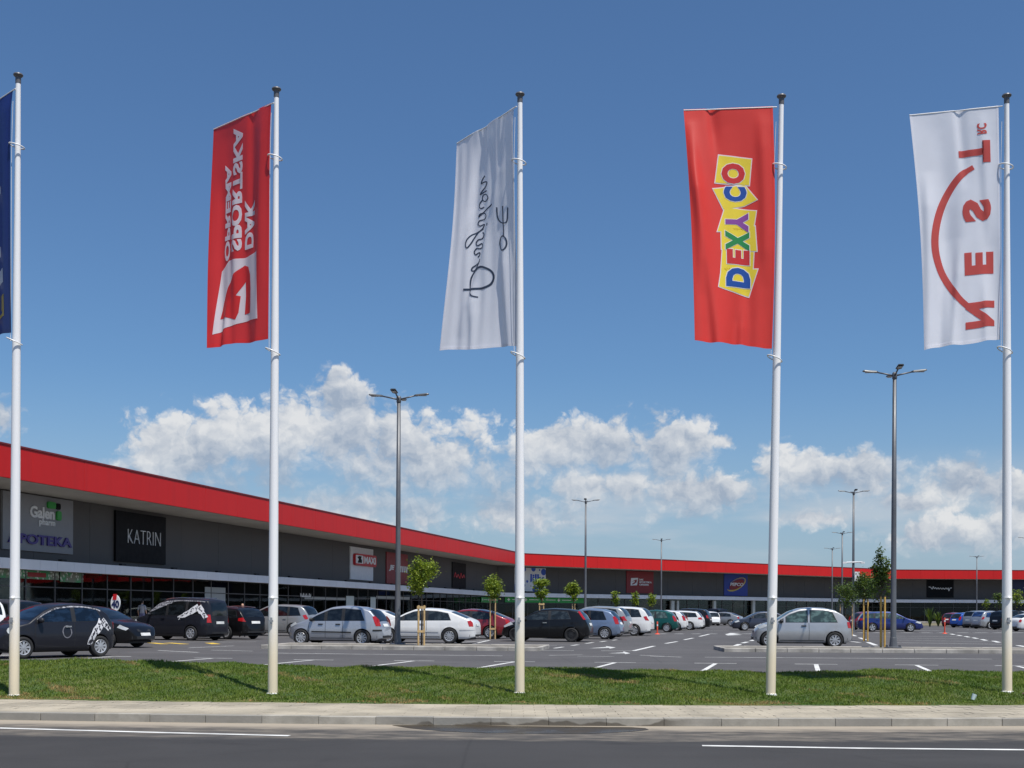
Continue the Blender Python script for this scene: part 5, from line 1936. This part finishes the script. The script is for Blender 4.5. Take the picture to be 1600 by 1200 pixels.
    def endpatch(self, y0, y1, z0, z1, sgn, m, name, th=.012, parent=None):
        ny, nz = 6, 3
        V, Fc = [], []
        for j in range(nz + 1):
            for i in range(ny + 1):
                y, z = y0 + (y1 - y0) * i / ny, z0 + (z1 - z0) * j / nz
                V.append((self.endx(y, z, sgn) + sgn * th, y, z))
        for j in range(nz):
            for i in range(ny):
                k = j * (ny + 1) + i
                Fc.append((k, k + 1, k + ny + 2, k + ny + 1))
        return link(name, me_from(name, V, Fc, True), m, parent or self.root)

    def fittings(self, spokes, rim, body, detail, rails, moulding):
        M, L, W = self.M, self.L, self.W
        r = M['r']
        tm, rmm = wheel_meshes(r, spokes)
        for xw in M['wb']:
            for s in (1, -1):
                wh = link('wheel', tm, M_TYRE, self.root, (xw, s * (W / 2 - .115), r), (0, 0, 0 if s > 0 else math.pi))
                link('rim', rmm, rim, wh)
        MB().box(-L / 2 + .25, L / 2 - .25, -W / 2 + .27, W / 2 - .27, .16, .60).build('underbody', M_BLACK, self.root)
        self.flank([M['tail']], M_TAIL, 'tail_lamp', .008, cut=.05)
        self.flank([M['head']], M_HEAD, 'headlight', .008, cut=.05)
        xe = L / 2
        # bumpers: dark lower lips, plates, grille
        self.endpatch(-W * .36, W * .36, .30, .40, 1, M_TRIM, 'air_intake')
        self.endpatch(-W * .20, W * .20, .56, .64, 1, M_TRIM, 'grille')
        self.endpatch(-.26, .26, .42, .52, 1, M_PLATE, 'number_plate', .02)
        self.endpatch(-W * .40, W * .40, .30, .38, -1, M_TRIM, 'rear_valance')
        self.endpatch(-.26, .26, .72, .83, -1, M_PLATE, 'number_plate', .02)
        zb = .88
        xm = M['glass'][1] - .16
        for s in (1, -1):
            bm = bmesh.new()
            bmesh.ops.create_uvsphere(bm, u_segments=10, v_segments=6, radius=1)
            bmesh.ops.scale(bm, vec=(.07, .11, .075), verts=bm.verts)
            me = bpy.data.meshes.new('mirror')
            bm.to_mesh(me)
            bm.free()
            me.polygons.foreach_set('use_smooth', [True] * len(me.polygons))
            link('door_mirror', me, body if not detail else M_TRIM if moulding in ('black', 'handles') else body, self.root, (xm, s * (self.w(xm, self.belt(xm)) + .08), self.belt(xm) + .07))
        if detail:
            b0 = self.belt(0)
            pil = M['pil']
            doors = [q_ for q_ in pil if q_ < .6]
            for k, xd in enumerate(doors[-2:] if len(doors) > 1 else doors):
                xh = xd + .10
                for s in (1, -1):
                    y = self.w(xh + .08, b0 - .10)
                    MB().box(xh, xh + .18, min(s * y, s * (y + .03)), max(s * y, s * (y + .03)), b0 - .13, b0 - .09).build('door_handle', M_TRIM if moulding in ('black', 'handles') else M_CHROME if self.M is MODELS['punto'] or self.M is MODELS['city'] else body, self.root)
                self.flank(stroke_polys([(xd, .30), (xd - .01, .62), (xd, self.belt(xd))], .014), M_SEAM, 'door_gap', .0025)
            xf = M['glass'][1] - .02
            self.flank(stroke_polys([(xf - .05, .32), (xf, .60), (xf - .03, self.belt(xf) - .02)], .014), M_SEAM, 'door_gap', .0025)
            self.flank(stroke_polys([(M['wb'][0] + r + .10, .285), (M['wb'][1] - r - .10, .285)], .02), M_SEAM, 'sill_gap', .003)
            if moulding in ('black', 'body'):
                c = M_TRIM if moulding == 'black' else body
                self.flank(stroke_polys([(M['wb'][0] + r + .12, .50), (M['wb'][1] - r - .14, .52)], .05), c, 'side_moulding', .014)
                self.flank(stroke_polys([(-L / 2 + .04, .58), (M['wb'][0] - r - .10, .58)], .06), c, 'bumper_strip', .012, cut=.04)
        if rails:
            for s in (1, -1):
                P_ = [self.topsurf(x, s * .86, .05) for x in np.linspace(-L * .36, L * .06, 8)]
                MB().tube(P_, .018, 6).build('roof_rail', M_CHROME, self.root, smooth=True)


def place(model, pr, Y, hd, side='r', sx=None):
    """ground point for a car whose right (or left) end shows in photo column pr"""
    M = MODELS[model]
    c, s = math.cos(R(hd)), math.sin(R(hd))
    px = pr
    x = (pr - 800) / FPX * Y
    for _ in range(12):
        cols = []
        for a in (-1, 1):
            for b_ in (-1, 1):
                for k in (.97, .80):
                    lx, ly = a * M['L'] / 2 * (.995 if k < .9 else .90), b_ * M['W'] / 2 * (.55 if k < .9 else .93)
                    X, YY = x + lx * c - ly * s, Y + lx * s + ly * c
                    cols.append(800 + FPX * X / YY)
        cur = max(cols) if side == 'r' else min(cols) if side == 'l' else (max(cols) + min(cols)) / 2
        x += (pr - cur) / FPX * Y
    return (x, Y, 0)


P_SILVER = paint('silver', (.46, .465, .47), .55, .36)
P_SBLUE = paint('silver blue', (.44, .46, .50), .55, .36)
P_WHITE = paint('white', (.74, .74, .73), 0)
P_BLACK = paint('black', (.006, .006, .007), .0)
P_DARK = paint('dark wrap', (.013, .014, .020), .0, .4)
P_RED = paint('red', (.23, .012, .018), .2)
P_GREEN = paint('green', (.010, .085, .075), .3)
P_BLUE = paint('blue', (.014, .030, .17), .3)
P_LBLUE = paint('bright blue', (.02, .09, .42), .2)
P_GBLUE = paint('grey blue', (.19, .25, .36), .5, .34)
P_GREY = paint('dark blue grey', (.060, .068, .095), .4)
P_BEIGE = paint('silver grey', (.38, .385, .38), .55, .36)


def car(model, col_, Y, hd, p_, label, side='r', **k):
    return Car(model, label, p_, place(model, col_, Y, hd, side), R(hd), **k)


CARS = {}
# nearest row
c = CARS['city'] = car('city', 181, 33.2, 233, P_DARK, 'small dark city car with spotted giraffe decal on its rear flank', glass=car_glass('car glass blue', (.010, .022, .045)), spokes=9)
car('sedan', 243, 42.7, -20, P_BLACK, 'black saloon facing right behind the dark city car', glass=G_DARK, spokes=7)
c = CARS['van'] = car('van', 357, 53.5, 155, P_DARK, 'dark van with white giraffe decal across its rear side window', glass=G_DARK, spokes=7, rails=True, cat='van', name='parked_van')
car('wagon', 416, 56.5, 146, P_BLACK, 'black estate car with chrome window trim beside the giraffe van', glass=G_DARK, rails=True)
car('hatch', 612, 46.6, 166, P_SBLUE, 'silver blue hatchback with black side strip behind the left island', glass=G_DARK, moulding='black', spokes=9)
car('sedan', 752, 50.2, 168.5, P_WHITE, 'white saloon with round wheel covers behind the first staked tree', glass=G_MID, moulding='body', spokes=11)
car('punto', 928, 54.2, 165.5, P_BLACK, 'black hatchback with tall red tail lamps behind the third flagpole', glass=G_MID, spokes=14, rim=M_DRIM)
car('round', 1332, 46.6, 173.5, P_SILVER, 'silver rounded small hatchback parked behind the right island', glass=G_GREEN, moulding='handles', spokes=8)
# behind it
car('suv', 15, 40.5, 140, P_WHITE, 'white tall car cut off by the left edge behind the dark city car', glass=G_DARK)
car('suv', 78, 47, 150, P_GREY, 'dark grey tall car whose roof shows above the city car bonnet', glass=G_DARK)
car('sedan', 202, 57, 172, P_WHITE, 'white car mostly hidden behind the black saloon and round sign')
car('mpv', 500, 64, 163, P_BEIGE, 'silver grey people carrier half hidden behind the silver blue hatchback', glass=G_DARK)
car('hatch', 415, 76, 165, P_WHITE, 'white hatchback showing only its roof behind the black estate car')
car('sedan', 640, 64, 168, P_WHITE, 'white car peeking out between silver blue hatchback and white saloon')
car('sedan', 807, 59.5, 167, P_RED, 'dark red saloon behind the second staked tree', spokes=10)
car('hatch', 976, 60, 163, P_GBLUE, 'blue grey hatchback right behind the black hatchback', glass=G_DARK, spokes=9)
car('mpv', 989, 66, 162, P_BEIGE, 'silver people carrier with slanted red tail lamp beside blue grey hatchback')
car('mpv', 1023, 69.5, 161, P_WHITE, 'white people carrier with large spoked wheels left of the bollard', glass=G_MID, spokes=10)
car('hatch', 1022, 78, 162, P_WHITE, 'white hatchback showing a tail lamp above the white people carrier')
car('hatch', 1062, 83, 165, P_GREEN, 'dark green hatchback behind the orange bollard', glass=G_GREEN, spokes=12)
car('hatch', 1076, 90, 164, P_WHITE, 'white hatchback squeezed between green hatchback and white estate')
car('wagon', 1102, 94, 163, P_WHITE, 'white estate car at the end of the left bay', glass=G_MID)
car('suv', 1113, 101, 160, P_BLACK, 'black off-road car behind the white estate', glass=G_DARK)
car('hatch', 1127, 128, 112, P_WHITE, 'far white hatchback seen from behind near the shop doors')
car('van', 1139, 136, 118, P_BLACK, 'far black van with its back to the camera', glass=G_DARK, cat='van', name='parked_van')
car('sedan', 1162, 132, 150, P_BEIGE, 'far pale car behind the dark blue grey saloon')
car('sedan', 1140, 92, 178, P_GREY, 'dark blue grey saloon facing left behind the fourth flagpole', 'l', glass=G_MID)
car('hatch', 1326, 99, 15, P_RED, 'dark red hatchback behind the tree stakes at right', 'l')
car('wagon', 1443, 90, -9, P_BLUE, 'deep blue estate car facing right behind the right lamp post', glass=G_GREEN, spokes=5)
car('hatch', 1432, 101, -8, P_WHITE, 'white hatchback whose roof shows above the blue estate car')
car('hatch', 1470, 130, 35, P_RED, 'far dark red car behind the orange bollard at right', 'l')
car('hatch', 1483, 121, 25, P_LBLUE, 'bright blue hatchback in the right far bay', 'l', glass=G_MID)
car('suv', 1503, 119, 28, P_BEIGE, 'silver off-road car right of the bright blue hatchback', 'l', glass=G_DARK)
car('mpv', 1516, 112, 24, P_SILVER, 'silver people carrier left of the black off-road car at right', 'l', glass=car_glass('car glass sky', (.03, .07, .20)))
car('suv', 1545, 106, 26, P_BLACK, 'black off-road car just left of the rightmost flagpole', 'l', glass=G_DARK)
car('mpv', 1562, 112, 24, P_BEIGE, 'silver roofed car behind the rightmost flagpole', 'l', glass=G_DARK)
car('sedan', 1574, 96, 18, P_WHITE, 'white saloon at the right edge beyond the rightmost flagpole', 'l')


# giraffe decals on the two wrapped vehicles
def giraffe(c_, body, spots, side):
    c_.flank(body, M_DEC, 'giraffe_decal', .0085, (side,), cut=.06)
    c_.flank([ell(x, z, .026, .032, 6) for x, z in spots], M_DECS, 'decal_spots', .0115, (side,), cut=.2)


M_DEC = mat('decal white', (.66, .66, .68), .45, var=.15, scale=14)
M_DECS = mat('decal spot', (.03, .03, .04), .5)


def neck(pts, w, seed):
    r = random.Random(seed)
    P_ = spline(pts, 4)
    polys = stroke_polys(P_, w)
    sp_ = []
    for i in range(len(P_) - 1):
        for k in range(2):
            f = r.random()
            ww = (w[i] if hasattr(w, '__len__') else w) * .36
            sp_.append((P_[i][0] + (P_[i + 1][0] - P_[i][0]) * f + r.uniform(-ww, ww) * .8, P_[i][1] + (P_[i + 1][1] - P_[i][1]) * f + r.uniform(-ww, ww) * .8))
    return polys, sp_


V_ = CARS['van']
b1, s1 = neck([(-.62, .96), (-.95, 1.10), (-1.30, 1.27), (-1.62, 1.46)], [.16] * 4 + [.22] * 4 + [.28] * 5, 3)
b2, s2 = neck([(-1.62, 1.46), (-1.85, 1.20), (-2.02, .98)], [.28] * 4 + [.18] * 5, 4)
giraffe(V_, b1 + b2, s1 + s2, 1)
C_ = CARS['city']
b1, s1 = neck([(-1.18, 1.02), (-1.08, .84), (-.90, .66), (-.78, .44), (-.76, .34)], [.22] * 8 + [.17] * 9, 5)
b2, s2 = neck([(-1.18, 1.02), (-1.34, .84), (-1.46, .74)], [.18] * 4 + [.14] * 5, 6)
giraffe(C_, b1 + b2, s1 + s2, 1)
C_.flank(stroke_polys(ell(-.05, .70, .13, .16, 20), .03, True), mat('decal grey', (.16, .16, .18), .5), 'round_decal', .006, (1,), cut=.06)
M_DECG = mat('speckled decal', (.24, .24, .26), .5, var=.9, scale=16)
for c_ in (V_, C_):
    xs_ = np.linspace(c_.M['glass'][0] + .05, c_.M['glass'][1] - .1, 24)
    c_.flank([[(a, c_.top(a) - .125) for a in xs_] + [(a, c_.top(a) - .09) for a in xs_[::-1]]], M_DECG, 'speckled_band', .006, (1,))


# ------------------------------------------------------------------ people
def person(loc, rz, label, shirt, trousers, hair, skin, h=1.72):
    J = {'pel': (0, 0, .95), 'wst': (0, 0, 1.10), 'chs': (0, .01, 1.33), 'nck': (0, .01, 1.48), 'hd0': (0, -.01, 1.56), 'hd1': (0, -.015, 1.66), 'hd2': (0, 0, 1.74)}
    E = [('pel', 'wst'), ('wst', 'chs'), ('chs', 'nck'), ('nck', 'hd0'), ('hd0', 'hd1'), ('hd1', 'hd2')]
    Rr = {'pel': (.15, .11), 'wst': (.135, .10), 'chs': (.16, .11), 'nck': (.052, .055), 'hd0': (.068, .078), 'hd1': (.078, .096), 'hd2': (.055, .066)}
    for s, n_ in ((1, 'l'), (-1, 'r')):
        J.update({'hip' + n_: (s * .095, 0, .88), 'kne' + n_: (s * .11, -.02 if s > 0 else .03, .48), 'ank' + n_: (s * .115, 0, .09), 'toe' + n_: (s * .135, -.15, .04),
                  'sho' + n_: (s * .185, .01, 1.41), 'elb' + n_: (s * .245, .03, 1.13), 'wri' + n_: (s * .25, -.07, .90), 'han' + n_: (s * .245, -.10, .80)})
        Rr.update({'hip' + n_: (.085, .09), 'kne' + n_: (.058, .062), 'ank' + n_: (.04, .045), 'toe' + n_: (.04, .032), 'sho' + n_: (.062, .06), 'elb' + n_: (.042, .042), 'wri' + n_: (.028, .03), 'han' + n_: (.022, .036)})
        E += [('pel', 'hip' + n_), ('hip' + n_, 'kne' + n_), ('kne' + n_, 'ank' + n_), ('ank' + n_, 'toe' + n_), ('chs', 'sho' + n_), ('sho' + n_, 'elb' + n_), ('elb' + n_, 'wri' + n_), ('wri' + n_, 'han' + n_)]
    keys = list(J)
    k = h / 1.79
    me = bpy.data.meshes.new('body')
    me.from_pydata([tuple(a * k for a in J[q_]) for q_ in keys], [(keys.index(a), keys.index(b_)) for a, b_ in E], [])
    tmp = bpy.data.objects.new('tmp', me)
    col.objects.link(tmp)
    md = tmp.modifiers.new('skin', 'SKIN')
    for i, q_ in enumerate(keys):
        me.skin_vertices[0].data[i].radius = tuple(a * k for a in Rr[q_])
        me.skin_vertices[0].data[i].use_root = q_ == 'pel'
    tmp.modifiers.new('sub', 'SUBSURF').levels = 2
    dg = bpy.context.evaluated_depsgraph_get()
    dg.update()
    bme = bpy.data.meshes.new_from_object(tmp.evaluated_get(dg))
    bpy.data.objects.remove(tmp)
    for m_ in (skin, shirt, trousers, hair, M_BLACK):
        bme.materials.append(m_)
    for p_ in bme.polygons:
        x, y, z = (a / k for a in p_.center)
        i = 0
        if z < .08:
            i = 4
        elif z < .98 and abs(x) < .21:
            i = 2
        elif z < 1.49 and (abs(x) < .2 or z > 1.16):
            i = 1
        elif z > 1.68 or (z > 1.54 and y > .0):
            i = 3
        p_.material_index = i
        p_.use_smooth = True
    t_ = thing('person', label, 'person', loc, rz)
    link('body', bme, None, t_)


SKIN = mat('skin', (.50, .29, .20), .55, var=.08)
q_ = spot(0, 222, 957, .6)
person((q_.x, q_.y, ZG), R(170), 'person in white top and lilac trousers standing at the shop entrance', mat('white top', (.42, .42, .46), .8), mat('lilac trousers', (.20, .19, .33), .8), mat('dark hair', (.02, .016, .014), .6), SKIN, 1.78)
q_ = ray(379, 957)
person((q_[0] * 59.5, 59.5, 0), R(200), 'person with shaved head standing behind the black estate car', mat('dark jacket', (.04, .045, .06), .8), mat('dark trousers', (.03, .03, .04), .8), SKIN, SKIN, 1.70)
